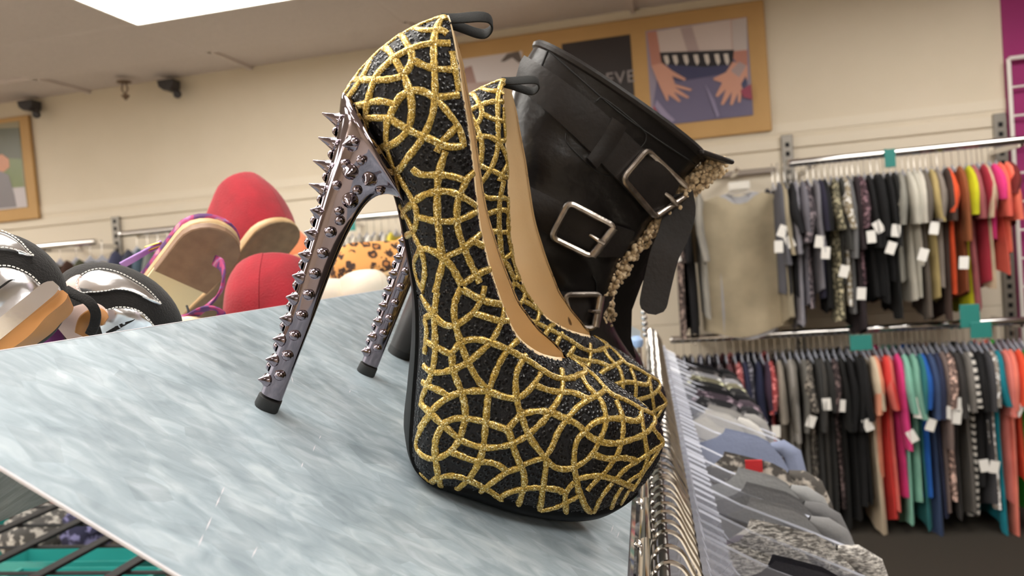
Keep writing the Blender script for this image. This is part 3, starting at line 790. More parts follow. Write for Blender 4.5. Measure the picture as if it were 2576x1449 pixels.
# straps
A1 = bp_('strap', strap_on(BM, tree_b, [(1330, 146), (1409, 198), (1487, 259), (1545, 312), (1600, 362), (1660, 418), (1700, 458)], [(1308, 224), (1376, 281), (1453, 353), (1516, 418), (1560, 462), (1600, 505), (1640, 540)]), m_lea2)
part(A1, 'strap_keeper', strap_on(BM, tree_b, [(1536, 296), (1510, 345), (1474, 398)], [(1572, 322), (1540, 375), (1498, 424)], 12, 3, .003, .003), m_lea2, world=False)
A2 = bp_('strap', strap_on(BM, tree_b, [(1330, 468), (1350, 478), (1425, 515), (1520, 556), (1588, 578)], [(1345, 560), (1375, 588), (1430, 622), (1490, 640), (1557, 640)]), m_lea2)
A3 = bp_('strap', strap_on(BM, tree_b, [(1394, 731), (1415, 733), (1470, 738), (1531, 745)], [(1400, 818), (1420, 820), (1450, 820), (1490, 816)]), m_lea2)
def buckle(st, corners, prong):
    P = []
    for x, y in corners:
        h = cast(BM, tree_b, x, y, 0, .05); P.append(h[0] + h[1] * .0092)
    c = np.mean(P, 0); camv = nrm(to_local(BM, CP) - c)
    u, s_, vt = np.linalg.svd(np.array(P) - c); n = vt[2] if vt[2] @ camv > 0 else -vt[2]
    P = [p - n * ((p - c) @ n) for p in P]
    b = part(st, 'buckle', buckle_frame(P), m_buck, world=False, label='silver rectangular buckle frame')
    q0, q1 = P[1], P[2]
    bar = merge(tube([q0 * .96 + q1 * .04, q1 * .96 + q0 * .04], .0034, 10))
    m_ = (q0 + q1) / 2; e = (P[0] + P[3]) / 2; f = prong
    pr = tube([m_ + n * .003, m_ * (1 - f * .5) + e * f * .5 + n * .0042, m_ * (1 - f) + e * f - n * .001], [.0018, .0017, .0012], 8)
    part(st, 'buckle_bar', bar, m_buck, world=False); part(st, 'prong', pr, m_buck, world=False)
buckle(A1, [(1619, 376), (1720, 470), (1633, 535), (1548, 448)], .42)
buckle(A2, [(1427, 511), (1531, 561), (1480, 636), (1383, 592)], .3)
buckle(A3, [(1418, 731), (1490, 734), (1484, 824), (1424, 819)], .3)
# fleece bulging out of the front opening
fle = []
def fpt(x, y, off=0.0):
    r = ray(x, y); A = np.array(BM); o = A[:3, 3] + A[:3, 1] * off; t = ((o - CP) @ A[:3, 1]) / (r @ A[:3, 1]); return to_local(BM, CP + r * t)
fpath = resample(np.array([fpt(q[0] + 7, q[1], -.006) for q in ((1792, 416), (1752, 448), (1705, 490), (1660, 535), (1625, 575), (1592, 606), (1560, 640), (1545, 680), (1525, 715), (1508, 745), (1512, 790), (1495, 835), (1480, 870))]), .0024)
FLE = []
ico = [(math.cos(a) * math.cos(b), math.sin(a) * math.cos(b), math.sin(b)) for b in (-1.57, -.6, .6, 1.57) for a in np.linspace(0, 2 * PI, 7)[:6]]
for p in fpath:
    for k in range(34):
        d = nrm(np.random.normal(0, 1, 3)); q = p + d * np.array([.0095, .014, .0085]) * random.uniform(.5, 1.05); r = random.uniform(.0010, .0024)
        rr = [[q + r * np.array([math.cos(a) * math.cos(b), math.sin(a) * math.cos(b), math.sin(b)]) for a in np.linspace(0, 2 * PI, 7)[:6]] for b in (-1.3, -.5, .5, 1.3)]
        FLE.append(loft(rr))
bp_('fleece_edge', merge(*FLE), m_fleece, auto=180, label='curly cream fleece along the open front')
# second flap of the front, dark, behind the fleece
fl = []
for y, xa, xb in ((535, 1655, 1690), (560, 1630, 1676), (600, 1598, 1660), (660, 1558, 1638), (720, 1522, 1612), (780, 1508, 1590), (850, 1492, 1588), (900, 1490, 1600)):
    fl.append([fpt(xa, y, .0), fpt((xa + xb) / 2, y, .002), fpt(xb, y, .012), fpt(xb, y, .03), fpt((xa + xb) / 2, y, .04), fpt(xa, y, .036)])
bp_('front_flap', loft(fl), m_lea)
bp_('pull_flap', box(fpt(1778, 394, -.012), .026, .05, .0035, [nrm(fpt(1810, 398) - fpt(1745, 376)), [0, 1, 0], nrm(np.cross(fpt(1810, 398) - fpt(1745, 376), [0, 1.0, 0]))], .001), m_lea2)
# loose strap end hanging from the top buckle
tc_ = catmull(np.array([fpt(*q, -.016 - .004 * i) for i, q in enumerate(((1700, 490), (1708, 535), (1694, 590), (1672, 640), (1657, 700), (1646, 750), (1640, 790)))]), 24)
tw = np.interp(np.linspace(0, 1, 24), [0, .15, .5, .9, .97, 1], [.013, .0125, .011, .0105, .008, .003]); rr = []
for i, p in enumerate(tc_):
    t = nrm(tc_[min(i + 1, 23)] - tc_[max(i - 1, 0)]); s_ = nrm(np.cross(t, [0.25, 1.0, 0])); n = np.cross(s_, t)
    rr.append([p + s_ * a * tw[i] + n * b * .0013 for a, b in ((-1, -1), (1, -1), (1, 1), (-1, 1))])
part(A1, 'strap_end', loft(rr), m_lea2, world=False, auto=30, label='loose strap end hanging down')
b2 = copy_tree(boot)
for _c in list(b2.children_recursive):
    if _c.name.startswith('strap_end'): bpy.data.objects.remove(_c)
tag(b2, 'mate of the black buckled boot, mostly hidden behind the front one', 'boot')
b2.matrix_world = Matrix.Translation(Vector(YS * .135 - SD * .012)) @ BM
# ------------------------------------------------------------------ the shoes on the far slope, soles up over the ridge
def cam_dir(x, y, z): return nrm(c_r * x + c_d * y + fwd * z)
def basis(o, L, N):
    """4x4: X along the shoe from heel to toe, Z out of the sole"""
    L = nrm(L); N = np.asarray(N, float); N = nrm(N - L * (N @ L)); Y = np.cross(N, L); m = Matrix.Identity(4)
    for i in range(3): m[i][0] = L[i]; m[i][1] = Y[i]; m[i][2] = N[i]; m[i][3] = o[i]
    return m
def outline(length, wh, wb, wt, x0=0.0, n=26):
    """half widths of a shoe sole along x"""
    xs = []
    for t in np.linspace(0, 1, n):
        t = .5 - .5 * math.cos(PI * t)
        x = x0 + t * length
        w = np.interp(t, [0, .12, .3, .45, .68, .85, 1], [wh * .72, wh, wh * .93, wh * .86, wb, wt, wt * .45])
        e = 1.0
        if t < .12: e = math.sqrt(max(0, 1 - ((.12 - t) / .12) ** 2)); w = wh * e
        if t > .85: e = math.sqrt(max(0, 1 - ((t - .85) / .15) ** 2)); w = wt * e
        xs.append((x, w))
    return xs
def sole(length, wh, wb, wt, z0, z1, rnd=.0012, cut=None):
    o = [q for q in outline(length, wh, wb, wt) if cut is None or q[0] < cut]
    if cut is not None: o.append((cut, np.interp(cut, [q[0] for q in outline(length, wh, wb, wt)], [q[1] for q in outline(length, wh, wb, wt)])))
    ring = [(x, w) for x, w in o] + [(x, -w) for x, w in o[::-1]]
    R = np.array(ring); c = np.array([R[:, 0].mean(), 0]); rings = []
    for z, s in ((z0, -rnd), (z0 + rnd, 0), (z1 - rnd, 0), (z1, -rnd)):
        q = R.copy(); d = R - c; l = np.linalg.norm(d, axis=1, keepdims=True); q = R + d / np.maximum(l, 1e-6) * s
        rings.append([(x, y, z) for x, y in q])
    return loft(rings)
def flat_upper(length, wh, wb, wt, hh, ht, closed=False, n=30, m=21, bulge=1.12):
    """closed toe, low counter; grows from the sole (z=0) to -z"""
    rows = []
    for t in np.linspace(0.0, 1, n):
        tt = .5 - .5 * math.cos(PI * t); o = outline(length, wh, wb, wt, 0, 200); xs = [q[0] for q in o]; ws = [q[1] for q in o]
        x = tt * length; w = max(.0006, np.interp(x, xs, ws)); h = np.interp(tt, [0, .15, .45, .6, .8, .94, 1], [hh, hh * 1.02, hh * .72, ht * 1.2, ht, ht * .72, ht * .3]); row = []
        close = max(0.0, min(1.0, (tt - .5) / .1)); wt_ = (w * .86) * (1 - close)
        for k in range(m):
            a = -1 + 2 * k / (m - 1); s = abs(a)
            th = (1 - s) * PI / 2
            y = wt_ + (w * bulge - wt_) * math.cos(th) ** .8 if s < 1 else w
            row.append((x - (.006 * math.sin(PI * min(1, math.sin(th))) if tt < .1 else 0), y * (1 if a > 0 else -1), -h * math.sin(th) ** .9))
        rows.append(row)
    rows[0] = [(p[0], p[1] * .35, p[2]) for p in rows[0]]
    G = np.array(rows); cut = int(np.searchsorted(np.linspace(0, 1, n), .5))
    V, Fc = grid_mesh(G); mid = m // 2; Fo = []
    for q in Fc:
        i = q[0] // m; j = q[0] % m
        if not closed and i < cut and j == mid and i > 0: continue
        Fo.append(q)
    return V, Fo
def suede(name, a, b): return pm(name, a, .9, var=(60, b, .3, .7), bump=(500, .0008), sheen=.12)
m_red = suede('red suede', S(150, 8, 30), S(132, 6, 25))
m_orange = suede('orange suede', S(214, 124, 78), S(204, 112, 68))
m_tan_edge = pm('tan sole edge', S(190, 160, 118), .45, var=(60, S(180, 150, 108)))
m_tan_sole = pm('brown outsole', S(132, 102, 78), .55, var=(90, S(122, 92, 70)), bump=(200, .0003))
m_olive_sole = pm('taupe outsole', S(122, 102, 74), .6, var=(90, S(110, 92, 66)))
m_cream_l = pm('cream leather', S(232, 222, 204), .5, var=(30, S(224, 212, 192)))
m_foot = pm('cream insole', S(222, 206, 168), .6)
def leo_mat():
    m = bpy.data.materials.new('leopard print'); m.use_nodes = True
    nt = m.node_tree; b = nt.nodes['Principled BSDF']; L = nt.links.new
    tc = nt.nodes.new('ShaderNodeTexCoord'); v = nt.nodes.new('ShaderNodeTexVoronoi'); v.inputs['Scale'].default_value = 62; v.inputs['Randomness'].default_value = .8
    n = nt.nodes.new('ShaderNodeTexNoise'); n.inputs['Scale'].default_value = 120; L(tc.outputs['Object'], n.inputs['Vector'])
    mx = nt.nodes.new('ShaderNodeMix'); mx.data_type = 'RGBA'; mx.inputs[0].default_value = .012; L(tc.outputs['Object'], mx.inputs[6]); L(n.outputs['Color'], mx.inputs[7]); L(mx.outputs[2], v.inputs['Vector'])
    r = nt.nodes.new('ShaderNodeValToRGB'); e = r.color_ramp.elements; r.color_ramp.interpolation = 'LINEAR'
    e[0].position = .18; e[0].color = S(168, 108, 54); e[1].position = .48; e[1].color = S(206, 146, 80)
    for p, c in ((.24, S(44, 26, 16)), (.42, S(52, 30, 18))): x = e.new(p); x.color = c
    L(v.outputs['Distance'], r.inputs[0]); L(r.outputs[0], b.inputs['Base Color']); b.inputs['Roughness'].default_value = .8
    return m
def floral_mat():
    m = bpy.data.materials.new('purple floral cloth'); m.use_nodes = True
    nt = m.node_tree; b = nt.nodes['Principled BSDF']; L = nt.links.new
    tc = nt.nodes.new('ShaderNodeTexCoord'); n = nt.nodes.new('ShaderNodeTexNoise'); n.inputs['Scale'].default_value = 85; n.inputs['Detail'].default_value = 1.0; L(tc.outputs['Object'], n.inputs['Vector'])
    r = nt.nodes.new('ShaderNodeValToRGB'); e = r.color_ramp.elements; e[0].position = .36; e[0].color = S(74, 36, 92); e[1].position = .68; e[1].color = S(200, 124, 124)
    for p, c in ((.44, S(92, 40, 98)), (.47, S(150, 40, 92)), (.56, S(160, 54, 100)), (.6, S(136, 92, 150))): x = e.new(p); x.color = c
    L(n.outputs['Fac'], r.inputs[0]); L(r.outputs[0], b.inputs['Base Color']); b.inputs['Roughness'].default_value = .75
    return m
m_leo = leo_mat(); m_flo = floral_mat()
def flat_shoe(name, label, o, L, N, mats, dims, sole_t=.006, grp=None, heel=None, closed=False):
    """mats: upper, sole edge, outsole, lining"""
    m = basis(o, L, N); ln, wh, wb, wt, hh, ht = dims
    t = thing(name, label, 'shoe', mat=m, group=grp)
    part(t, 'upper', flat_upper(ln, wh, wb, wt, hh, ht, closed), mats[0], world=False, auto=80)
    part(t, 'midsole', sole(ln, wh * 1.04, wb * 1.04, wt * 1.04, -.0006, sole_t), mats[1], world=False, auto=50)
    part(t, 'outsole', sole(ln * .99, wh * .99, wb * .99, wt * .98, sole_t - .0004, sole_t + .0012, .0005), mats[2], world=False, auto=50)
    part(t, 'insole', sole(ln * .96, wh * .9, wb * .9, wt * .9, -.003, -.0008, .0004), mats[3], world=False)
    if heel: part(t, 'heel', sole(ln, wh * 1.0, wb, wt, sole_t, sole_t + heel, .001, ln * .27), mats[2], world=False, auto=50)
    return t
L1 = cam_dir(-.66, .70, .25)
red_g = 'pair of red suede flats'
flat_shoe('flat_shoe', 'red suede flat behind the ridge, upper one, taupe heel sole turned towards us', at_depth(720, 548, .88), L1, cam_dir(.80, .42, -.48), (m_red, m_tan_edge, m_olive_sole, m_foot), (.245, .034, .042, .034, .082, .055), .008, red_g)
flat_shoe('flat_shoe', 'red suede flat lying lower at the metal ridge, only its rounded back showing', at_depth(652, 790, .70), cam_dir(.05, .55, .8), cam_dir(.15, .95, -.45), (m_red, m_tan_edge, m_olive_sole, m_foot), (.24, .039, .044, .036, .072, .058), .008, red_g, None, True)
flat_shoe('flat_shoe', 'peach orange suede flat behind the spiked heel, beside the red flats', at_depth(776, 640, 1.0), cam_dir(-.62, .74, .25), cam_dir(.74, .3, -.6), (m_orange, m_tan_edge, m_tan_sole, m_foot), (.24, .031, .04, .034, .070, .048), .008)
flat_shoe('flat_shoe', 'leopard print flat with tan ground seen between the two spiked heels', at_depth(868, 742, 1.12), cam_dir(.78, -.30, .5), cam_dir(.2, .9, -.4), (m_leo, m_tan_edge, m_tan_sole, m_foot), (.24, .036, .044, .04, .062, .066), .006)
for x, y, lab in ((866, 768, 'cream leather flat at the ridge just right of the spiked heel'), (960, 745, 'second cream leather flat at the ridge, nearer the second spiked heel')):
    flat_shoe('flat_shoe', lab, at_depth(x, y, .96), cam_dir(-.8, .35, .5), cam_dir(.2, .9, -.3), (m_cream_l, m_cream_l, m_tan_sole, m_foot), (.22, .03, .04, .033, .036, .03), .004, 'pair of cream leather flats')
flat_shoe('flat_shoe', 'brown rounded shoe back seen beside the second spiked heel', at_depth(985, 715, 1.3), cam_dir(-.3, .8, .5), cam_dir(.5, .6, -.5), (pm('brown suede', S(150, 106, 58), .85), m_tan_edge, m_tan_sole, m_foot), (.22, .03, .04, .033, .06, .05), .006)
# purple floral sandal
m = basis(at_depth(566, 560, .66), cam_dir(-.70, .66, .27), cam_dir(.58, .3, -.75))
sd_ = thing('floral_sandal', 'purple and pink floral ankle strap sandal with brown sole turned up', 'sandal', mat=m)
part(sd_, 'footbed', sole(.22, .0285, .038, .03, -.0085, -.0005, .002), m_flo, world=False, auto=50, label='purple floral cloth covered footbed')
part(sd_, 'midsole', sole(.218, .0275, .037, .029, -.001, .0065, .001), m_tan_edge, world=False, auto=50)
part(sd_, 'heel_lift', sole(.218, .0270, .036, .029, .006, .0145, .001, .066), m_tan_sole, world=False, auto=40, label='smooth brown heel lift')
part(sd_, 'outsole', sole(.217, .0265, .035, .028, .006, .0085, .0006), m_foot, world=False)
_z = lambda pts: np.array([to_local(m, at_depth(x, y, d)) for x, y, d in pts])
def ribbon(P, w, th, up, n=40):
    P = catmull(P, n); fr = []
    for i, p in enumerate(P):
        t = nrm(P[min(i + 1, n - 1)] - P[max(i - 1, 0)]); s = nrm(np.cross(t, up)); b = np.cross(s, t); ww = w if np.isscalar(w) else np.interp(i / (n - 1), np.linspace(0, 1, len(w)), w)
        fr.append([p + s * a * ww + b * c * th for a, c in ((-1, -.5), (-1, .5), (-.8, 1), (.8, 1), (1, .5), (1, -.5), (.8, -1), (-.8, -1))])
    return loft(fr)
upv = np.array([-.3, .7, .3])
part(sd_, 'ankle_strap', ribbon(_z([(540, 655, .655), (558, 668, .64), (563, 700, .63), (554, 735, .63), (525, 768, .635), (490, 792, .645), (440, 808, .66)]), .0048, .0012, upv), m_flo, world=False, label='looping floral ankle strap')
part(sd_, 'ankle_strap', ribbon(_z([(408, 612, .68), (380, 626, .675), (345, 646, .665), (305, 668, .66)]), .0034, .0012, np.array([0, .2, 1])), pm('lilac strap', S(160, 120, 190), .5), world=False, label='thin lilac strap end')
bk = _z([(366, 622, .672), (402, 610, .676), (408, 618, .676), (372, 631, .672)])
part(sd_, 'buckle', tube(resample(np.vstack([bk, bk[:1]]), .0016)[:-1], .0009, 6, True), pm('gold metal', S(214, 170, 80), .2, 1.0), world=False, label='small gold buckle')
part(sd_, 'tag_loop', tube(catmull(_z([(470, 770, .64), (474, 785, .63), (470, 806, .63), (462, 822, .64)]), 14), .0011, 6), m_thread, world=False, label='black elastic loop')
m2s = basis(at_depth(545, 812, .60), cam_dir(-.85, .35, .3), cam_dir(.2, .6, -.75))
s2 = thing('floral_sandal', 'mate of the floral sandal, low at the ridge with cream footbed and strap', 'sandal', mat=m2s)
part(s2, 'footbed', sole(.2, .02, .028, .024, 0, .006, .002), m_foot, world=False)
_z2 = lambda pts: np.array([to_local(m2s, at_depth(x, y, d)) for x, y, d in pts])
part(s2, 'strap', ribbon(_z2([(470, 800, .6), (510, 778, .59), (540, 776, .585), (556, 790, .585), (552, 806, .59)]), .0035, .001, np.array([0, .3, .9])), m_flo, world=False)
# ---- the two silver slingbacks nearest us on the left
def mirror_mat():
    return pm('silver mirror leather', S(236, 237, 240), .2, 1.0, bump=(60, .0006))
m_mir = mirror_mat(); m_felt = pm('black suede trim', S(22, 19, 18), .95, var=(200, S(26, 23, 22)), bump=(900, .0008), sheen=.08)
m_pinkin = pm('pale pink insole', S(214, 186, 176), .5); m_wht = pm('white thread', S(236, 232, 226), .6); m_caramel = pm('caramel rubber sole', S(188, 130, 72), .5, var=(40, S(178, 120, 64)))
def dome(m, A, n=26, k=22):
    """ellipsoid shell: half axes A, in frame m"""
    rings = []
    for b in np.linspace(-1.5, 1.5, n):
        rings.append([(A[0] * math.sin(b), A[1] * math.cos(b) * math.cos(a), A[2] * math.cos(b) * math.sin(a)) for a in np.linspace(0, 2 * PI, k + 1)[:k]])
    return loft(rings)
def stitch_line(m, tr, pts, step=.0021):
    P, N = cast_poly(m, tr, pts, 120, .05); Q = resample(P + N * .0026, step); out = []
    for i in range(0, len(Q) - 1):
        a, b = Q[i], Q[i + 1]; out.append(tube([a + (b - a) * .12, (a + b) / 2, b - (b - a) * .2], .00036, 4))
    return merge(*out)
def silver_sandal(label, o, L, N, A, panels, extra):
    m = basis(o, L, N); t = thing('silver_sandal', label, 'sandal', mat=m, group='pair of silver cut out sandals')
    d = dome(m, A); tr = bvh(d)
    part(t, 'trim', d, m_felt, world=False, auto=80, label='soft black suede trim')
    for nm, top, bot, mt, lab in panels:
        pnl = part(t, nm, strap_on(m, tr, top, bot, 30, 8, .0016, .0004), mt, world=False, auto=60, label=lab)
        if mt is m_mir:
            part(pnl, 'stitching', stitch_line(m, tr, top + bot[::-1]), m_wht, world=False, kind='stuff', label='dashed white stitching')
    for nm, vf, mt in extra(m):
        part(t, nm, vf, mt, world=False, auto=60)
    return t
C5 = lambda *p: [(x * .24155, 550 + y * .24155) for x, y in p]
def ex2(m):
    z = lambda pts: np.array([to_local(m, at_depth(x, y, d)) for x, y, d in pts])
    return [('sling_strap', ribbon(z([(165, 728, .452), (190, 742, .447), (222, 758, .444), (240, 785, .444), (238, 815, .446), (226, 842, .45)]), .0028, .0009, np.array([0, 0, 1.0]), 30), m_felt),
            ('insole', ribbon(z([(160, 838, .46), (190, 812, .458), (235, 797, .457), (268, 800, .458)]), [.009, .0095, .009, .004], .0012, np.array([0, 0, 1.0]), 24), m_pinkin),
            ('toe_piece', ribbon(z([(205, 842, .452), (222, 812, .451), (245, 798, .451), (266, 808, .452)]), [.004, .006, .006, .003], .0014, np.array([0, 0, 1.0]), 24), m_caramel)]
silver_sandal('silver and black cut out sandal right of its mate, teardrop silver panel facing us', at_depth(300, 790, .505), cam_dir(.80, .52, .2), cam_dir(-.28, -.55, -.78), (.0425, .030, .036),
    [('insole_window', C5((690, 690), (740, 640), (800, 605), (850, 595)), C5((690, 700), (740, 760), (800, 800), (850, 810)), m_pinkin, 'pale pink insole showing through'),
     ('silver_panel', C5((812, 690), (850, 625), (960, 565), (1100, 560), (1250, 600), (1400, 680), (1520, 760), (1650, 900)), C5((815, 700), (860, 770), (1000, 780), (1200, 755), (1330, 765), (1450, 810), (1560, 860), (1655, 908)), m_mir, 'silver mirror leather teardrop panel'),
     ('silver_panel', C5((1030, 975), (1150, 940), (1300, 930), (1430, 960), (1520, 1030), (1580, 1110)), C5((1080, 1200), (1180, 1200), (1300, 1190), (1400, 1170), (1500, 1150), (1585, 1130)), m_mir, 'silver mirror leather lower panel'),
     ('slit', C5((1110, 1165), (1220, 1100), (1330, 1060), (1400, 1045)), C5((1130, 1190), (1240, 1150), (1340, 1090), (1402, 1052)), m_felt, 'narrow black slit')], ex2)
def ex1(m):
    z = lambda pts: np.array([to_local(m, at_depth(x, y, d)) for x, y, d in pts])
    a = z([(150, 728, .405), (104, 764, .400), (52, 806, .397), (-5, 852, .396), (-60, 896, .398)])
    b = z([(172, 752, .408), (126, 790, .402), (84, 832, .398), (22, 876, .397), (-40, 920, .398)])
    nA = nrm(np.cross(a[-1] - a[0], z([(160, 742, .50)])[0] - a[0]))
    def slab(P, w, th):
        fr = []; P = catmull(P, 24)
        for i, p in enumerate(P):
            t = nrm(P[min(i + 1, 23)] - P[max(i - 1, 0)]); n = nrm(np.cross(t, to_local(m, CP + fwd) - to_local(m, CP))); dp = nrm(np.cross(n, t)); e = 1 if i > 2 else (.45, .8, .95)[i]
            fr.append([p + n * x * th * e + dp * y * w for x, y in ((-1, -1), (1, -1), (1.04, -.6), (1.04, .6), (1, 1), (-1, 1), (-1.04, .6), (-1.04, -.6))])
        return loft(fr)
    return [('side_wall', slab(a, .009, .0044), m_mir), ('outsole', slab(b, .009, .0038), m_caramel)]
silver_sandal('largest silver and black sandal at the left edge with caramel sole', at_depth(-14, 738, .425), cam_dir(.72, .62, .3), cam_dir(-.3, -.5, -.8), (.037, .034, .030),
    [('silver_panel', C5((-260, 150), (-120, 130), (0, 165), (110, 215), (220, 300), (300, 385), (335, 410)), C5((-260, 290), (-120, 320), (0, 330), (110, 345), (200, 370), (270, 395), (335, 413)), m_mir, 'narrow silver mirror leather panel'),
     ('silver_panel', C5((-260, 560), (-100, 520), (60, 510), (180, 540), (300, 600), (390, 690), (460, 790)), C5((-260, 1240), (-80, 1240), (0, 1200), (120, 1090), (250, 970), (360, 880), (462, 800)), m_mir, 'large silver mirror leather panel'),
     ('slit', C5((-100, 790), (20, 690), (100, 640), (150, 640)), C5((-90, 800), (30, 720), (110, 660), (152, 646)), m_felt, 'narrow black slit')], ex1)
# ------------------------------------------------------------------ garments and hangers (shared builders)
CLOTH = {}
def cloth(r, g, b, kind='plain'):
    k = (r, g, b, kind)
    if k in CLOTH: return CLOTH[k]
    nm = 'cloth %d' % len(CLOTH); c = S(r, g, b); d = S(r * .82, g * .82, b * .82)
    if kind == 'plain': m = pm(nm, c, .85, var=(7, d, .25, .75), bump=(220, .0008), sheen=.03, spec=.25)
    elif kind == 'mottle': m = pm(nm, c, .9, var=(55, S(min(255, r * 1.8 + 52), min(255, g * 1.8 + 50), min(255, b * 1.8 + 46)), .52, .6), bump=(200, .001))
    elif kind == 'fuzzy': m = pm(nm, c, .95, var=(150, S(232, 228, 222), .42, .6), bump=(260, .004), sheen=.4, stretch=(1, 1, 3))
    else:
        m = pm(nm, c, .85); nt = m.node_tree; b_ = nt.nodes['Principled BSDF']; tc = nt.nodes.new('ShaderNodeTexCoord'); w = nt.nodes.new('ShaderNodeTexWave')
        w.bands_direction = 'Z' if kind == 'stripe' else 'DIAGONAL'; w.inputs['Scale'].default_value = 9 if kind == 'stripe' else 12; w.inputs['Distortion'].default_value = 1.5
        nt.links.new(tc.outputs['Object'], w.inputs['Vector']); r_ = nt.nodes.new('ShaderNodeValToRGB'); r_.color_ramp.elements[0].position = .45; r_.color_ramp.elements[1].position = .55
        r_.color_ramp.elements[0].color = c; r_.color_ramp.elements[1].color = S(214, 210, 204)
        nt.links.new(w.outputs['Fac'], r_.inputs[0]); nt.links.new(r_.outputs[0], b_.inputs['Base Color'])
    CLOTH[k] = m
    return m
def garment_mesh(Wd, Ln, neck=.3, slope=.10, th=.02, fold=.006, hem=.02, nu=13, nv=9, flare=1.0, seed=0, drop=0.0):
    """shirt body: X across the shoulders, Z down from the hanger's neck"""
    rg = np.random.RandomState(seed); ph = rg.rand(6) * 6.28; rings = []
    for v in range(nv):
        f = v / (nv - 1); ring = []
        for side in (1, -1):
            for k in range(nu):
                u = -1 + 2 * k / (nu - 1); u = u if side > 0 else -u
                au = abs(u); zt = -.012 - slope * Wd * 2 * max(0, au - neck * .6) ** 1.15 - drop * max(0, (au - .66) / .34) ** 2.2
                if au < neck: zt -= (.07 if side > 0 else .03) * math.sqrt(1 - (au / neck) ** 2)
                zb = -Ln + hem * math.sin(3 * u + ph[0]) * .5
                x = u * Wd * (1 + (flare - 1) * f - .05 * math.sin(PI * min(1, f * 1.4)))
                z = zt * (1 - f) + zb * f
                y = side * (th * (.35 + .65 * min(1, f * 3)) * (1 - au ** 4) ** .5 + .002) + fold * min(1, f * 2.5) * (math.sin(5 * u + ph[1] + f) + .6 * math.sin(11 * u + ph[2]) + .5 * math.sin(3 * f + ph[3]))
                ring.append((x, y, z))
        rings.append(ring)
    return loft(rings, True, False)
def sleeve_mesh(Wd, sgn, sl, slope=.10, r0=.055, r1=.045, out=.03, th=.4, seed=0):
    rg = np.random.RandomState(seed + 50); zt = -.012 - slope * Wd * 2 * .8
    P = [(sgn * Wd * .78, 0, zt + .012), (sgn * (Wd * .97), 0, zt - .012), (sgn * (Wd + out * .7), rg.uniform(-.008, .008), zt - sl * .45), (sgn * (Wd + out * .8), rg.uniform(-.02, .02), zt - sl)]
    P = catmull(np.array(P), 8); r = np.linspace(r0, r1, 8); r[0] *= .55; rings = []
    for i, p in enumerate(P):
        t = nrm(P[min(i + 1, 7)] - P[max(i - 1, 0)]); s = np.array([0, 1.0, 0]); a = nrm(np.cross(s, t))
        rings.append([p + a * r[i] * math.cos(q) + s * r[i] * th * math.sin(q) * (1 + .25 * math.sin(3 * q + i)) for q in np.linspace(0, 2 * PI, 13)[:12]])
    return loft(rings, True, False)
m_clear = clear_mat('clear hanger plastic', S(196, 200, 214), .13, .14)
m_hook = pm('steel hook wire', S(206, 202, 196), .16, 1.0)
m_tag = pm('white price tag card', S(238, 236, 232), .55)
def hanger_meshes(off=.0, wid=.2, drop=.0):
    """hook wire over a rail at the origin, then a clear shoulder bar"""
    e = -drop
    hk = catmull(np.array([(-.005, 0, -.006), (-.0052, 0, .002), (-.0005, 0, .0075), (.0065, 0, .008), (.014, 0, .003), (off * .5 + .008, 0, -.010), (off + .003, 0, -.026 + e * .5), (off, 0, -.040 + e), (off, 0, -.052 + e)]), 28)
    hook = tube(hk, .0017, 6)
    top = [(-wid, -.125), (-wid * .72, -.102), (-wid * .35, -.074), (-.034, -.058), (-.013, -.046), (-.010, -.036), (.010, -.036), (.013, -.046), (.034, -.058), (wid * .35, -.074), (wid * .72, -.102), (wid, -.125)]
    bot = [(-wid * .98, -.137), (-wid * .7, -.116), (-wid * .34, -.094), (-.036, -.084), (-.014, -.080), (-.010, -.079), (.010, -.079), (.014, -.080), (.036, -.084), (wid * .34, -.094), (wid * .7, -.116), (wid * .98, -.137)]
    rings = []
    for (x, z), (x2, z2) in zip(top, bot):
        z += e; z2 += e
        rings.append([(off + x, -.0026, z - .002), (off + x, 0, z), (off + x, .0026, z - .002), (off + x2, .0026, z2 + .002), (off + x2, 0, z2), (off + x2, -.0026, z2 + .002)])
    return hook, loft(rings)
# ------------------------------------------------------------------ telescopic rail beside the display top
RP = at_z(1636, 1300, EYE - .217); RX = (RP - CP) @ XS; RZ = -.217
def rail_pt(t, dx=0.0, dz=0.0): return CP + XS * (RX + dx) + YS * t + np.array([0, 0, RZ + dz])
def t_at(y): return float((at_z(1630, y, EYE + RZ) - CP) @ YS)
MR = Matrix.Identity(4); _o = rail_pt(0)
for i in range(3): MR[i][0] = XS[i]; MR[i][1] = YS[i]; MR[i][2] = (0, 0, 1)[i]; MR[i][3] = _o[i]
rail = thing('telescopic_rail', 'chrome telescopic garment rail running away beside the metal display top', 'rail', mat=MR)
tA, tB, tC = t_at(1372), t_at(1266), t_at(1184); RE = 2.02
TX0 = -.0035; SHXR = .009
for nm, r, a, b in (('outer_tube', .0066, .30, tA), ('middle_tube', .0058, .32, tB), ('inner_tube', .0051, .34, tC), ('core_rod', .0042, .36, RE)):
    v = lathe([(r * .8, a), (r, a + .001), (r, b - .0018), (r * .93, b), (r * .6, b + .0003)], (TX0, 0, 0), (0, 1, 0), 20)
    t_ = part(rail, nm, v, m_chrome, world=False, auto=50)
    if nm != 'core_rod': part(t_, 'push_button', lathe([(.0030, 0), (.0030, .002), (.0022, .0036), (.0004, .0042)], (TX0 - r * .72, b - .010, r * .68), (-.7, 0, .7), 12), m_chrome, world=False)
part(rail, 'hanging_rod', lathe([(.002, .3), (.0036, .302), (.0036, 2.03), (.002, 2.034)], (SHXR, 0, .0026), (0, 1, 0), 12), pm('dull steel rod', S(120, 116, 112), .4, 1.0), world=False, auto=50)
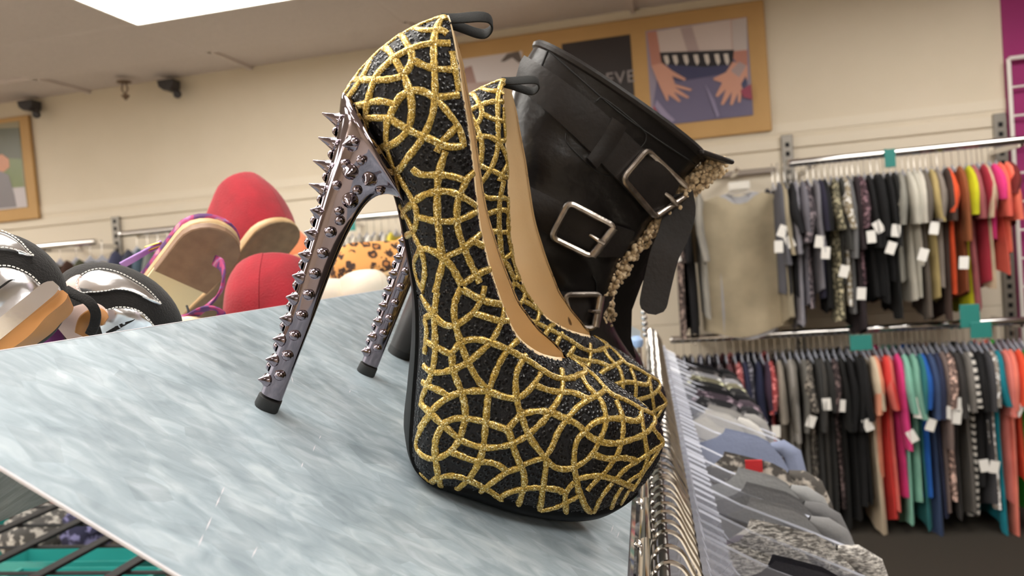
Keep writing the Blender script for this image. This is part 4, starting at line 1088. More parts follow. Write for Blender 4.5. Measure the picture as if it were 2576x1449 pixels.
# chrome side bar of the rack, and the far post with its pale blue cap
part(rack, 'side_bar', (lambda v, f: (to_local(MSH, v), f))(*tube([rail_pt(t, -.0185, -.006) for t in (.30, .8, 1.6)], .006, 4, False, 1.6, np.array([0, 0, 1.0]))), m_chrome, False, world=False, label='chrome side bar')
pt_ = at_depth(1604, 900, 1.26)
post = thing('chrome_post', 'slim chrome post with pale blue cap standing by the far boot', 'post', pt_ + np.array([0, 0, -.3]))
part(post, 'tube', lathe([(.007, -.3), (.007, .02)], pt_, (0, 0, 1), 14), m_chrome)
part(post, 'cap', lathe([(.009, .018), (.0115, .024), (.0115, .03), (.006, .036), (.0005, .037)], pt_, (0, 0, 1), 14), pm('pale blue plastic', S(150, 176, 214), .35))
for k in range(5): part(post, 'bead', lathe([(.001, 0), (.0045, .0015), (.0056, .0045), (.0045, .0075), (.001, .009)], pt_ + np.array([.014, .03, .03 + k * .0095]), (0, 0, 1), 10), m_chrome)
hk_, bd_ = hanger_meshes(.024, .18)
me_h = mesh('hook', hk_, m_hook); me_b = mesh('shoulder_bar', bd_, m_clear, True, 30); me_bs = mesh('shoulder_bar', hanger_meshes(.024, .056)[1], m_clear, True, 30)
HR = np.random.RandomState(3); n_h = 0; hang_ts = []
t = .405
while t < 1.98:
    hang_ts.append(t); t += HR.uniform(.020, .029)
def local_on_rail(name, lab, cat, t, rz=0.0, grp=None, dz=0.0):
    m = MR @ Matrix.Translation((0, t, dz)) @ Matrix.Rotation(rz, 4, 'Z')
    return thing(name, lab, cat, mat=m, group=grp)
FG = [  # t, colour, kind, half width, length, neck, sleeve, label
 (.70, (44, 44, 52), 'plain', .200, .5, .42, .12, 'navy garment with red edging nearest us on the telescopic rail'),
 (.785, (120, 116, 112), 'fuzzy', .222, .5, .36, .30, 'fuzzy marled grey sweater with shaggy shoulders on the telescopic rail'),
 (.865, (150, 150, 152), 'plain', .205, .5, .42, .2, 'pale grey jersey tee just behind the fuzzy marled sweater'),
 (.925, (128, 128, 130), 'plain', .212, .5, .42, .2, 'mid grey jersey tee between two paler grey tees'),
 (.985, (166, 167, 168), 'plain', .205, .5, .45, .2, 'light grey wide necked tee in front of the leopard patterned top'),
 (1.06, (84, 80, 76), 'mottle', .222, .5, .34, .25, 'charcoal and grey leopard patterned top behind the light grey tee'),
 (1.20, (150, 160, 190), 'plain', .222, .6, .42, .45, 'powder blue knitted cardigan hanging on the telescopic rail'),
 (1.34, (222, 220, 216), 'plain', .17, .45, .4, .1, 'white ruffled top peeping above the blue cardigan'),
 (1.38, (176, 174, 172), 'plain', .195, .5, .4, .2, 'pale stone grey top behind the white ruffled one'),
 (1.46, (40, 40, 44), 'mottle', .20, .5, .36, .2, 'black top with small beige flowers behind the pale stone top'),
 (1.52, (70, 60, 70), 'mottle', .205, .5, .36, .2, 'plum grey patterned top behind the black flowered one'),
 (1.58, (30, 30, 34), 'plain', .205, .5, .36, .2, 'plain black top midway along the far rail'),
 (1.64, (38, 38, 40), 'mottle', .2, .5, .36, .2, 'black and cream spotted top behind the plain black one'),
 (1.70, (120, 116, 96), 'mottle', .2, .5, .36, .2, 'olive and cream lace top towards the rail end'),
 (1.76, (150, 150, 156), 'mottle', .2, .5, .36, .2, 'grey speckled top before the last black tops'),
 (1.83, (40, 38, 40), 'mottle', .205, .5, .36, .2, 'dark patterned top second from the far rail end'),
 (1.90, (22, 22, 26), 'plain', .205, .5, .36, .2, 'black top last on the far rail end')]
SHX = .008
hang_ts = [q for q in hang_ts if min(abs(q - f[0]) for f in FG) > .006] + [f[0] for f in FG]
for t in hang_ts:
    full = [f for f in FG if abs(f[0] - t) < 1e-6]
    h = local_on_rail('clothes_hanger', 'clear hanger under the ' + ' '.join(full[0][7].split()[:6]) if full else 'clear plastic clothes hanger with steel hook on the telescopic rail', 'hanger', t, HR.uniform(-.05, .05), 'clear hangers on the telescopic rail')
    for nm, me in (('hook', me_h), ('shoulder_bar', me_b if full else me_bs)):
        o = bpy.data.objects.new(nm, me); COL.objects.link(o); o.parent = h; o.location = (SHX, 0, 0)
for i, (t, c, kd, wd, ln, nk, sl, lab) in enumerate(FG):
    g = local_on_rail('hanging_top', lab, 'shirt', t + .004, HR.uniform(-.04, .04), 'tops on the telescopic rail', -.052)
    mt = cloth(*c, kd); sh = np.array([.028 + SHX, 0, 0]); L = lambda vf: (np.asarray(vf[0]) + sh, vf[1])
    part(g, 'body', L(garment_mesh(wd * .84, ln, nk * .9, .15, .016 if kd != 'fuzzy' else .026, .004, seed=i, nu=25, nv=10, drop=.085)), mt, world=False, auto=80)
    for sg in (-1, 1): part(g, 'sleeve', L(sleeve_mesh(wd * .82, sg, sl, .17, .011, .02, .006, .6, i) if True else None), mt, world=False, auto=80)
    if kd == 'fuzzy':
        bv = L(garment_mesh(wd * .84, .22, nk * .9, .15, .027, .004, seed=i, nu=25, nv=10, drop=.085)); hv_ = []; hf_ = []
        for q in range(9000):
            f_ = bv[1][HR.randint(len(bv[1]))]; w_ = HR.dirichlet([1, 1, 1, 1]); p = sum(w_[k] * bv[0][f_[k]] for k in range(4)); nn = np.cross(bv[0][f_[1]] - bv[0][f_[0]], bv[0][f_[3]] - bv[0][f_[0]]); nn = nrm(nn) * (1 if p[1] * nn[1] > 0 else -1)
            d = nrm(nn + HR.normal(0, .6, 3)); e_ = nrm(HR.normal(0, 1, 3)) * .0006; o_ = len(hv_); hv_ += [p - e_, p + e_, p + d * HR.uniform(.004, .009)]; hf_.append((o_, o_ + 1, o_ + 2))
        part(g, 'shag', (np.array(hv_), hf_), cloth(196, 192, 186), False, kind='stuff', world=False)
    if i == 0:
        for sg in (-1, 1): part(g, 'trim_band', L(tube([(sg * .10, -.005, -.045), (sg * .15, -.004, -.066), (sg * .19, -.003, -.088)], .006, 6)), cloth(190, 60, 64), world=False, label='red edging')
    if i == 1: part(g, 'collar_lining', L(tube(catmull(np.array([(-.07, .012, -.02), (-.03, .02, -.05), (.02, .02, -.06), (.07, .012, -.03)]), 12), .014, 8, False, .5)), cloth(120, 112, 124, 'diag'), world=False, label='grey and white striped inner')
    if i == 5: part(g, 'size_label', L(box((.098, -.012, -.034), .022, .004, .016)), cloth(204, 52, 56), world=False, label='small red label')
# ------------------------------------------------------------------ wall rails with their clothes
YR = 4.14                                                     # the hang rails stand this far out
def rail_line(p, q): return at_y(*p, YR), at_y(*q, YR)
def rail_thing(lab, p, q, r=.015):
    a, b = rail_line(p, q); z = (a[2] + b[2]) / 2; a = np.array([a[0], YR, z]); b = np.array([b[0], YR, z])
    t = thing('hang_rail', lab, 'rail', (a + b) / 2)
    part(t, 'tube', tube([a, (a + b) / 2, b], r, 12, False, 1.3, np.array([0, 0, 1.0])), m_chrome)
    for x in (a[0] + .12, b[0] - .12):
        part(t, 'bracket', box((x, (YR + DW) / 2, z - .02), .02, DW - YR, .028, None, .003), m_chrome, False)
    for x, n in ((a[0], -1), (b[0], 1)): part(t, 'end_cap', lathe([(.018, -.004), (.021, 0), (.018, .006), (.004, .01)], (x, YR, z), (n, 0, 0), 14), m_chrome)
    return z
zU = rail_thing('bright chrome hang rail high on the back wall, full of tops', (1985, 405), (2640, 352))
zL = rail_thing('lower chrome hang rail on the back wall, above the colourful tops', (1690, 858), (2640, 800))
zK = rail_thing('chrome hang rail far left on the wall above dark clothes', (304, 590), (470, 572))
zM = rail_thing('brownish lower hang rail at far left with dark garments', (60, 628), (240, 606))
zN = rail_thing('chrome hang rail seen through the arch of the nearest spiked heel', (800, 560), (1330, 505))
def standard(lab, p, q):
    a = at_y(*p, DW - .014); b = at_y(*q, DW - .014); x = (a[0] + b[0]) / 2
    t = thing('slotted_upright', lab, 'wall upright', (x, DW - .014, b[2]))
    part(t, 'channel', bx(x - .03, x + .03, DW - .028, DW - .004, b[2], a[2], .003), pm('grey metal', S(150, 146, 140), .4, .8), False)
    n = min(40, int((a[2] - b[2]) / .05)); part(t, 'slots', merge(*[bx(x - .011, x + .011, DW - .0292, DW - .0275, b[2] + .02 + k * .05, b[2] + .045 + k * .05) for k in range(n)]), m_black, False, kind='stuff')
standard('slotted grey upright on the back wall left of the chrome rail', (1976, 340), (2040, 1250))
standard('tall slotted grey upright at the edge of the magenta wall', (2519, 285), (2560, 1250))
standard('slotted grey upright on the wall far left above the sandals', (292, 545), (325, 900))
hkw, bdw = hanger_meshes(0.0, .19, .05)
me_hw = mesh('hook', hkw, m_hook); me_bw = mesh('shoulder_bar', bdw, m_clear, True, 30)
MEM = {}
def hang(x, z, lab, col, kind='plain', Ln=.6, Wd=.185, sl=.18, grp=None, face=None, tags=(), hlab=None, hgrp=None, seed=0, thick=.015):
    """hanger and garment at one place of a rail; face None = edge on"""
    rz = PI / 2 + random.uniform(-.06, .06) if face is None else face
    m = Matrix.Translation((x, YR, z)) @ Matrix.Rotation(rz, 4, 'Z')
    h = thing('clothes_hanger', hlab, 'hanger', mat=m, group=hgrp)
    for nm, me in (('hook', me_hw), ('shoulder_bar', me_bw)):
        o = bpy.data.objects.new(nm, me); COL.objects.link(o); o.parent = h
    g = thing('hanging_top', lab, 'shirt', mat=m @ Matrix.Translation((0, 0, -.102)), group=grp)
    mt = cloth(*col, kind)
    part(g, 'body', garment_mesh(Wd, Ln - .05, .36, .16, thick, .008, .05, 13, 8, random.uniform(.9, 1.08), seed), mt, world=False, auto=80)
    if sl > 0:
        for sg in (-1, 1): part(g, 'sleeve', sleeve_mesh(Wd, sg, sl, .16, .056, .05 if sl > .25 else .066, .035, .34, seed), mt, world=False, auto=80)
    for px, py in tags:
        P = at_y(px, py, YR - .26); a = random.uniform(-.5, .5)
        q = np.array((m @ Matrix.Translation((0, 0, -.102))).inverted() @ Vector(P))
        ax = [np.array(to_dir) for to_dir in ((0, math.cos(a), math.sin(a)), (1, 0, 0), (0, -math.sin(a), math.cos(a)))]
        tg = part(g, 'price_tag', box(q, .040, .003, .058, ax), m_tag, False, world=False, label='white price tag')
    return g
K7 = lambda x: 1900 + x * .3105
UPPER_R = [  # crop x, colour, kind, length, sleeve, wording
 (165, (104, 104, 112), 'plain', .62, .35, 'slate grey long sleeved top'), (215, (52, 52, 56), 'plain', .60, .30, 'charcoal top'), (262, (40, 40, 44), 'plain', .62, .2, 'black tee'),
 (310, (150, 148, 158), 'plain', .78, .3, 'pale lilac grey draped cardigan'), (362, (122, 120, 130), 'plain', .66, .2, 'ash grey top'), (408, (62, 56, 62), 'mottle', .66, .25, 'dark lace patterned top'),
 (455, (134, 132, 140), 'plain', .60, .3, 'cool grey cardigan'), (505, (50, 48, 66), 'plain', .62, .2, 'dark navy top'), (552, (34, 34, 36), 'plain', .70, .2, 'long black top'),
 (602, (90, 86, 70), 'mottle', .74, .2, 'olive and cream patterned blouse'), (652, (72, 72, 70), 'plain', .6, .3, 'dark olive grey top'), (698, (150, 138, 116), 'mottle', .66, .2, 'beige speckled top'),
 (740, (116, 116, 118), 'plain', .70, .34, 'grey hooded top'), (786, (54, 46, 50), 'plain', .82, .3, 'dark plum dress'), (832, (62, 44, 52), 'mottle', .6, .2, 'plum flowered top with pink'),
 (880, (30, 30, 32), 'plain', .66, .3, 'black ruffled top'), (930, (26, 26, 28), 'plain', .62, .25, 'soft black fluffy top'), (985, (32, 32, 34), 'plain', .66, .3, 'black buttoned jacket'),
 (1040, (28, 28, 30), 'plain', .60, .3, 'matt black sweater'), (1090, (34, 34, 34), 'plain', .74, .3, 'long black knit'), (1145, (150, 148, 140), 'plain', .60, .2, 'dove grey top'),
 (1195, (206, 202, 190), 'plain', .66, .2, 'off white tee with loose sleeve'), (1250, (196, 192, 180), 'plain', .64, .2, 'ivory blouse'), (1300, (214, 208, 196), 'plain', .52, .2, 'cream wide sleeved top'),
 (1348, (108, 100, 92), 'plain', .76, .2, 'taupe tunic'), (1400, (184, 164, 112), 'plain', .68, .2, 'mustard sand top'), (1445, (140, 130, 122), 'plain', .6, .2, 'stone grey top'),
 (1492, (76, 60, 54), 'plain', .78, .2, 'dark brown tunic'), (1540, (238, 92, 52), 'plain', .68, .16, 'bright orange red tee'), (1600, (150, 88, 54), 'plain', .66, .3, 'rust brown cardigan'),
 (1665, (206, 204, 38), 'plain', .74, .18, 'acid lime tee'), (1725, (166, 92, 96), 'plain', .72, .2, 'dusty rose top'), (1785, (170, 50, 66), 'plain', .62, .2, 'crimson top'),
 (1832, (202, 180, 152), 'plain', .62, .2, 'sand beige top'), (1876, (226, 60, 130), 'plain', .40, .12, 'hot pink top'), (1920, (240, 108, 92), 'plain', .58, .2, 'coral tee'), (1972, (246, 122, 100), 'plain', .50, .22, 'salmon coral blouse'), (2030, (112, 40, 38), 'plain', .34, .1, 'maroon top')]
TU = [(190, 710), (280, 670), (520, 670), (570, 760), (220, 585), (720, 910), (860, 1090), (940, 630), (1000, 550), (1140, 580), (1100, 720), (1360, 775), (1450, 560), (1690, 840)]
K8 = lambda x: 1850 + x * .359
LOWER_R = [
 (-420, (70, 60, 60), 'mottle', .8, .2, 'dark patterned tunic'), (-360, (40, 38, 44), 'plain', .8, .2, 'sooty black top'), (-300, (90, 84, 84), 'plain', .8, .2, 'smoke grey top'), (-240, (54, 52, 64), 'mottle', .8, .2, 'ink flecked top'), (-180, (44, 40, 52), 'plain', .8, .2, 'aubergine top'), (-120, (64, 60, 66), 'mottle', .8, .2, 'grey flecked dark top'), (-60, (96, 60, 66), 'plain', .8, .2, 'dull maroon top'),
 (0, (140, 70, 72), 'mottle', .8, .2, 'pink and grey patterned top'), (52, (44, 46, 70), 'plain', .78, .25, 'navy blue top'), (98, (54, 54, 64), 'mottle', .76, .3, 'navy speckled sweater'), (142, (36, 40, 66), 'plain', .74, .25, 'deep navy tee'),
 (190, (64, 48, 66), 'plain', .84, .2, 'dark violet top'), (240, (150, 60, 62), 'mottle', .80, .2, 'red white and black patterned blouse'), (298, (150, 142, 132), 'plain', .8, .25, 'beige grey top'), (350, (156, 152, 148), 'plain', .95, .35, 'long pale grey cardigan'),
 (400, (124, 120, 114), 'plain', .86, .3, 'mid grey cardigan'), (446, (110, 108, 104), 'plain', .88, .3, 'pewter grey top'), (490, (72, 68, 64), 'mottle', .8, .2, 'dark top with neon flecks'), (536, (60, 60, 60), 'plain', .84, .3, 'charcoal knit'),
 (580, (70, 68, 66), 'plain', .86, .3, 'iron grey top'), (626, (48, 48, 48), 'plain', .86, .2, 'soot grey top'), (668, (46, 36, 38), 'mottle', .8, .2, 'black top with red flowers'), (716, (30, 30, 30), 'plain', .9, .3, 'black dress'), (768, (26, 26, 28), 'plain', .9, .3, 'jet black cardigan'),
 (818, (28, 28, 30), 'plain', .78, .3, 'black sweater with white cuffs'), (868, (30, 30, 32), 'plain', .8, .25, 'black tee'), (918, (218, 200, 174), 'plain', .92, .2, 'cream top'), (960, (236, 160, 130), 'plain', .68, .22, 'peach top'),
 (1005, (226, 70, 66), 'plain', .88, .2, 'poppy red top'), (1048, (222, 110, 100), 'plain', .84, .2, 'soft red beaded top'), (1092, (226, 66, 136), 'plain', .74, .4, 'hot pink long sleeved top'), (1148, (140, 200, 180), 'plain', .92, .22, 'seafoam green tee'),
 (1196, (130, 182, 164), 'plain', .8, .25, 'mint grey top'), (1242, (52, 120, 124), 'plain', .92, .22, 'teal tee'), (1284, (40, 100, 190), 'plain', .78, .2, 'royal blue tee'), (1326, (64, 82, 120), 'plain', 1.0, .25, 'denim blue dress'), (1368, (50, 56, 84), 'plain', .84, .25, 'dusk navy top'),
 (1410, (124, 108, 104), 'plain', .84, .4, 'mushroom cardigan'), (1458, (110, 90, 84), 'mottle', .8, .2, 'brown flecked top'), (1506, (62, 60, 60), 'plain', .88, .25, 'graphite dress'), (1556, (124, 120, 116), 'plain', .86, .22, 'ash tee'), (1612, (34, 34, 34), 'stripe', .86, .2, 'black and white striped top'),
 (1660, (32, 32, 34), 'plain', .72, .22, 'black cap sleeved top'), (1706, (72, 72, 76), 'plain', .82, .22, 'lead grey tee'), (1750, (140, 132, 124), 'mottle', .8, .2, 'grey and cream patterned top'), (1798, (26, 132, 150), 'plain', .92, .2, 'bright teal top'), (1842, (232, 130, 120), 'plain', .8, .25, 'rose coral blouse'),
 (1892, (244, 136, 118), 'plain', .96, .22, 'long salmon dress'), (1936, (240, 90, 60), 'plain', .7, .2, 'orange red top'), (1980, (50, 190, 70), 'plain', .82, .2, 'bright green tee'), (2020, (60, 56, 60), 'mottle', .8, .2, 'dark flowered top'), (2064, (50, 48, 52), 'plain', .8, .2, 'dim charcoal top')]
TL = [(285, 850), (640, 660), (530, 780), (740, 670), (930, 805), (1240, 885), (1370, 805), (1290, 715), (1305, 650), (1560, 660), (1550, 755), (1600, 670), (1745, 1090), (1500, 720), (1815, 1100), (1980, 700), (160, 810)]
used = set()
def row(lst, K, z, rail_name, shorter, taglist, kx, ky, grp, hl, hg):
    prev = None
    for i, (cx, col, kd, ln, sl, word) in enumerate(lst):
        P = at_y(K(cx), 470 if z == zU else 900, YR - .1)
        lab = '%s on the %s' % (word, rail_name)
        if prev and len(lab.split()) < 9: lab += ', right of the ' + ' '.join(prev.split()[-3:])
        assert lab not in used; used.add(lab); prev = word
        tg = []
        for (tx, ty) in taglist:
            if abs(min(lst, key=lambda q: abs(q[0] - 14 - tx))[0] - cx) < 1: tg.append((kx(tx), ky(ty)))
        hang(P[0], z, lab, col, kd, ln, .185, sl, grp, None, tg, 'clear plastic hanger of the %s, %s' % (word, hl), hg, i + (100 if z == zL else 0))
hl_u = 'clear plastic clothes hanger holding a top on the upper wall rail'; hl_l = 'clear plastic clothes hanger holding a top on the lower wall rail'
row(UPPER_R, K7, zU, 'upper wall rail', 1, TU, K7, lambda y: 400 + y * .3105, 'tops on the upper wall rail', 'upper wall rail', 'clear hangers on the upper wall rail')
row(LOWER_R, K8, zL, 'lower wall rail', 1, TL, K8, lambda y: 780 + y * .359, 'tops on the lower wall rail', 'lower wall rail', 'clear hangers on the lower wall rail')
# the tee hung face out, and its dark neighbours
P = at_y(1852, 428, YR - .05); hz = P[2] + .01
arm = thing('faceout_arm', 'short chrome faceout arm above the beige tee', 'rail arm', (P[0], DW, hz - .01))
part(arm, 'bar', box((P[0], (DW + YR - .06) / 2, hz - .012), .03, DW - YR + .06, .02, None, .003), m_chrome, False)
part(arm, 'rear_bar', box((P[0] - .02, DW - .03, hz + .005), .52, .02, .03, None, .004), pm('dull metal', S(150, 140, 132), .4, .6), False)
g = hang(P[0] + .01, hz, 'beige short sleeved tee hung face out on the back wall', (206, 192, 164), 'plain', .80, .225, .30, None, PI + .02, (), 'white topped clothes hanger in the neck of the beige tee', None, 400, .035)
part(g, 'inner_hem', garment_mesh(.15, .775, .36, .16, .02, .008, .03, 13, 6, 1.0, 401), cloth(206, 206, 212), world=False, auto=80, label='white inner layer at the hem')
part(g, 'size_block', box((0, .03, .012), .11, .012, .045, None, .006), pm('white plastic', S(234, 230, 222), .4), False, world=False, label='white hanger size block')
for px, col, kd, lab in ((1722, (36, 35, 38), 'plain', 'black long top left of the beige tee on the back wall'), (1700, (60, 50, 48), 'mottle', 'dark flowered top left of the black long top')):
    Q = at_y(px, 480, YR - .1); hang(Q[0], hz, lab, col, kd, .78, .185, .3, None, None, [(1700, 645)] if px == 1722 else (), 'clear hanger of the ' + lab, 'hangers left of the beige tee', 402 + px)
Q = at_y(1756, 470, YR); hang(Q[0], hz, 'pale grey top half hidden behind the beige tee', (170, 166, 158), 'plain', .7, .19, .3, None, None, (), 'clear hanger of the grey top behind the beige tee', None, 900)
Q = at_y(1972, 470, YR); hang(Q[0] - .03, hz, 'pale sand top half hidden right of the beige tee', (176, 164, 140), 'plain', .74, .19, .3, None, None, (), 'clear hanger of the sand top beside the beige tee', None, 901)
# garments far left and through the heel arch
for px, z, col, kd, lab in ((318, zK, (74, 76, 100), 'plain', 'slate blue top on the far left rail'), (345, zK, (70, 72, 86), 'plain', 'dark denim top on the far left rail'), (372, zK, (80, 96, 110), 'plain', 'dusty blue top on the far left rail'), (398, zK, (120, 124, 120), 'plain', 'sage grey top on the far left rail'), (430, zK, (150, 140, 130), 'plain', 'pale taupe top on the far left rail'),
                            (118, zM, (130, 70, 130), 'plain', 'violet top on the lower far left rail'), (160, zM, (54, 48, 44), 'plain', 'black brown top on the lower far left rail'), (196, zM, (74, 52, 44), 'plain', 'chocolate top on the lower far left rail'), (226, zM, (84, 84, 64), 'plain', 'olive top on the lower far left rail')):
    Q = at_y(px, 640, YR - .1); hang(Q[0], z, lab, col, kd, .6, .185, .2, 'clothes on the far left rails', None, (), 'thin hanger of the ' + lab, 'hangers on the far left rails', px)
cs = [((226, 222, 212), 'white'), ((196, 190, 178), 'stone'), ((214, 206, 192), 'oatmeal'), ((170, 164, 154), 'putty grey'), ((228, 224, 216), 'chalk white'), ((188, 178, 160), 'flax'), ((206, 200, 192), 'pale grey'), ((232, 214, 80), 'yellow')]
for k, (c, w) in enumerate(cs):
    Q = at_y(868 + 19 * k, 590, YR - .1); hang(Q[0], zN, w + ' top seen through the arch of the nearest spiked heel', c, 'plain', .6, .185, .2, 'pale tops behind the spiked heels', None, (), 'clear hanger of the %s top behind the spiked heels' % w, 'hangers between the spiked heels', 1000 + k)
# teal size markers on the rails
m_teal = pm('teal plastic', S(44, 132, 126), .45)
def marker(px, py, w, h, lab, dy=.03):
    P = at_y(px, py, YR - dy); t = thing('size_marker', lab, 'marker', P)
    z = zU if py < 600 else zL
    part(t, 'plate', box((P[0], P[1], P[2]), w, .006, h, None, .002), m_teal, False)
    part(t, 'clip', tube([(P[0] - .012 + .012 * math.cos(a) , YR, z + .022 * math.sin(a)) for a in np.linspace(0, 2 * PI, 13)[:12]], .003, 6, True), m_teal)
marker(2239, 398, .05, .09, 'teal size marker clipped on the upper chrome rail')
marker(2166, 862, .10, .075, 'teal size marker hanging at the middle of the lower rail', .20)
marker(2440, 795, .085, .11, 'teal size marker higher of the pair near the right end', .22)
marker(2468, 830, .09, .075, 'teal size marker lower of the pair near the right end', .24)
P = at_y(905, 562, YR); t = thing('size_marker', 'teal size marker seen through the arch of the nearest spiked heel', 'marker', P); part(t, 'plate', box(P + np.array([0, -.2, 0]), .12, .006, .10, None, .002), m_teal, False)
# white gridwall panel at the right edge
g0 = at_y(2537, 148, DW - .05); t = thing('grid_panel', 'white wire grid panel in front of the magenta wall', 'grid panel', (g0[0] + .3, DW - .05, g0[2] - 1.6))
m_ww = pm('white coated wire', S(232, 226, 222), .35); gx, gz = g0[0], g0[2]
for i in range(4): part(t, 'upright_wire', tube([(gx + i * .3, DW - .05, gz - 2.2), (gx + i * .3, DW - .05, gz)], .011 if i in (0, 3) else .005, 8), m_ww)
for k in range(15): part(t, 'cross_wire', tube([(gx, DW - .055, gz - k * .148), (gx + .9, DW - .055, gz - k * .148)], .011 if k == 0 else .006, 8), m_ww)
# ------------------------------------------------------------------ pictures on the wall
m_board = pm('tan art board', S(196, 156, 100), .6, var=(4, S(190, 150, 94)))
YP = DW - .03
def flat(px, mat, yo): return [at_y(x, y, yo) for x, y in px]
def board(lab, x0, x1, z0, z1):
    t = thing('picture_frame', lab, 'picture', ((x0 + x1) / 2, DW, z0))
    part(t, 'board', bx(x0, x1, YP, DW - .004, z0, z1, .004), m_board, False)
    part(t, 'back_edge', bx(x0 + .004, x1 - .004, DW - .006, DW - .0005, z0 + .004, z1 - .004), pm('dark board edge', S(70, 56, 44), .7), False)
    return t
CW = lambda pts, y: np.array([at_y(1150 + x * .33, y_ * .33, y) for x, y_ in pts])
def print_on(par, polys, yb):
    """a flat print: colour areas of one sheet"""
    V = []; Fc = []; mats = []; mi = []
    for k, (col, pts, mapper) in enumerate(polys):
        p = mapper(pts, yb - .0006 * (k + 1)); o = len(V); V += list(p); Fc.append(tuple(range(o, o + len(p)))); mats.append(pm('print %d %d %d' % col, S(*col), .35, spec=.5))
    return V, Fc, mats
def add_print(par, polys, yb, sheet_px, mapper, col):
    v = mapper(sheet_px, yb); x0, x1 = v[:, 0].min(), v[:, 0].max(); z0, z1 = v[:, 2].min(), v[:, 2].max()
    xa = (v[0][0] + v[3][0]) / 2; xb = (v[1][0] + v[2][0]) / 2; zt = (v[0][2] + v[1][2]) / 2; zb = (v[2][2] + v[3][2]) / 2
    sh = part(par, 'poster', bx(xa, xb, yb - .003, yb + .002, zb, zt, .0008), pm('sheet %d %d %d' % col, S(*col), .4), False)
    if polys:
        V, Fc, mats = print_on(par, polys, yb - .0032)
        V = np.array(V); V[:, 0] = np.clip(V[:, 0], xa, xb); V[:, 2] = np.clip(V[:, 2], zb, zt)
        cx = np.array(sh.parent.location); me = mesh('print', (V - cx, [tuple(f) for f in Fc]), mats, False)
        for f, k in zip(me.polygons, range(len(me.polygons))): f.material_index = k
        o = bpy.data.objects.new('print', me); COL.objects.link(o); o.parent = sh
    return sh, (xa, xb, zb, zt)
xr = at_y(1930, 165, DW)[0]; zt_ = at_y(1414, 76, DW)[2]; zb_ = at_y(1832, 342, DW)[2]; xl = at_y(1096, 200, DW)[0]
big = board('long tan framed picture board with three posters on the back wall', xl, xr, zb_, zt_)
SK = (206, 152, 132); SK2 = (186, 128, 112)
add_print(big, [((206, 190, 184), [(1500, 240), (2085, 150), (2110, 390), (1545, 430)], CW), ((178, 158, 156), [(1700, 215), (1790, 200), (1850, 400), (1760, 410)], CW), (SK2, [(1445, 245), (1520, 235), (1560, 480), (1480, 500)], CW), (SK2, [(2085, 140), (2205, 130), (2215, 520), (2100, 470)], CW), ((196, 184, 180), [(2090, 150), (2205, 132), (2212, 380), (2100, 390)], CW),
    ((104, 98, 128), [(1540, 480), (2110, 450), (2190, 560), (2255, 760), (2255, 880), (1480, 965), (1500, 760)], CW), ((60, 62, 96), [(1560, 500), (2100, 460), (2060, 560), (1700, 620), (1580, 590)], CW),
    ((34, 32, 38), [(1545, 400), (2110, 380), (2100, 490), (1900, 510), (1700, 500), (1560, 490)], CW),
    *[((208, 198, 190), [(x, 425 - (x - 1560) * .03), (x + 34, 422 - (x - 1560) * .03), (x + 46, 470), (x + 30, 500), (x + 12, 470)], CW) for x in (1572, 1640, 1720, 1800, 1880, 1960, 2030)],
    (SK, [(1480, 500), (1560, 478), (1640, 540), (1745, 600), (1735, 615), (1640, 580), (1660, 640), (1790, 680), (1780, 695), (1660, 665), (1770, 740), (1755, 750), (1650, 700), (1705, 770), (1690, 778), (1610, 720), (1610, 770), (1595, 765), (1545, 660)], CW),
    (SK, [(2100, 470), (2215, 500), (2215, 600), (2170, 700), (2160, 780), (2140, 780), (2140, 710), (2100, 800), (2080, 800), (2095, 700), (2030, 800), (2010, 795), (2050, 680), (1985, 740), (1970, 730), (2020, 630), (1955, 610), (1955, 595), (2050, 550)], CW),
    ((170, 150, 150), [(2085, 540), (2150, 470), (2205, 500), (2150, 590)], CW), ((60, 66, 100), [(2165, 640), (2200, 580), (2212, 630), (2180, 690)], CW),
    ((150, 140, 170), [(1520, 760), (1600, 860), (1660, 915), (1640, 930), (1560, 880), (1505, 810)], CW), ((140, 132, 164), [(1890, 640), (1960, 760), (2000, 880), (1980, 895), (1930, 760)], CW), ((168, 76, 86), [(1480, 880), (1500, 800), (1560, 940), (1480, 962)], CW), ((150, 60, 84), [(2160, 690), (2240, 640), (2255, 760), (2180, 740)], CW)],
    YP, [(1445, 240), (2210, 125), (2255, 880), (1480, 965)], CW, (150, 140, 160))
dk, ext = add_print(big, [], YP, [(800, 335), (1320, 262), (1358, 830), (840, 930)], CW, (44, 38, 40))
cu = bpy.data.curves.new('lettering', 'FONT'); cu.body = 'EVE'; cu.size = .098; cu.extrude = .0008; cu.space_character = 1.12
_t = bpy.data.objects.new('lettering_curve', cu); COL.objects.link(_t); bpy.context.view_layer.update()
_me = bpy.data.meshes.new_from_object(_t.evaluated_get(bpy.context.evaluated_depsgraph_get())); bpy.data.objects.remove(_t)
_me.materials.clear(); _me.materials.append(pm('grey print', S(150, 142, 142), .5)); tx = bpy.data.objects.new('lettering', _me); COL.objects.link(tx)
e0 = at_y(1524, 214, YP - .004); tx.parent = dk; dk_p = np.array(dk.parent.location); tx.location = tuple(e0 - dk_p); tx.rotation_euler = (PI / 2, 0, 0); tx['label'] = 'pale capital letters EVE'
add_print(big, [((150, 110, 96), [(50, 520), (110, 500), (150, 640), (60, 700)], CW), ((96, 84, 78), [(330, 470), (380, 410), (470, 385), (500, 470), (470, 480), (420, 440), (360, 470)], CW), ((170, 140, 128), [(20, 640), (480, 600), (500, 900), (20, 900)], CW)],
    YP, [(10, 455), (500, 388), (540, 1000), (40, 1060)], CW, (206, 196, 194))
KL = lambda pts, y: np.array([at_y(x, y_, y) for x, y_ in pts])
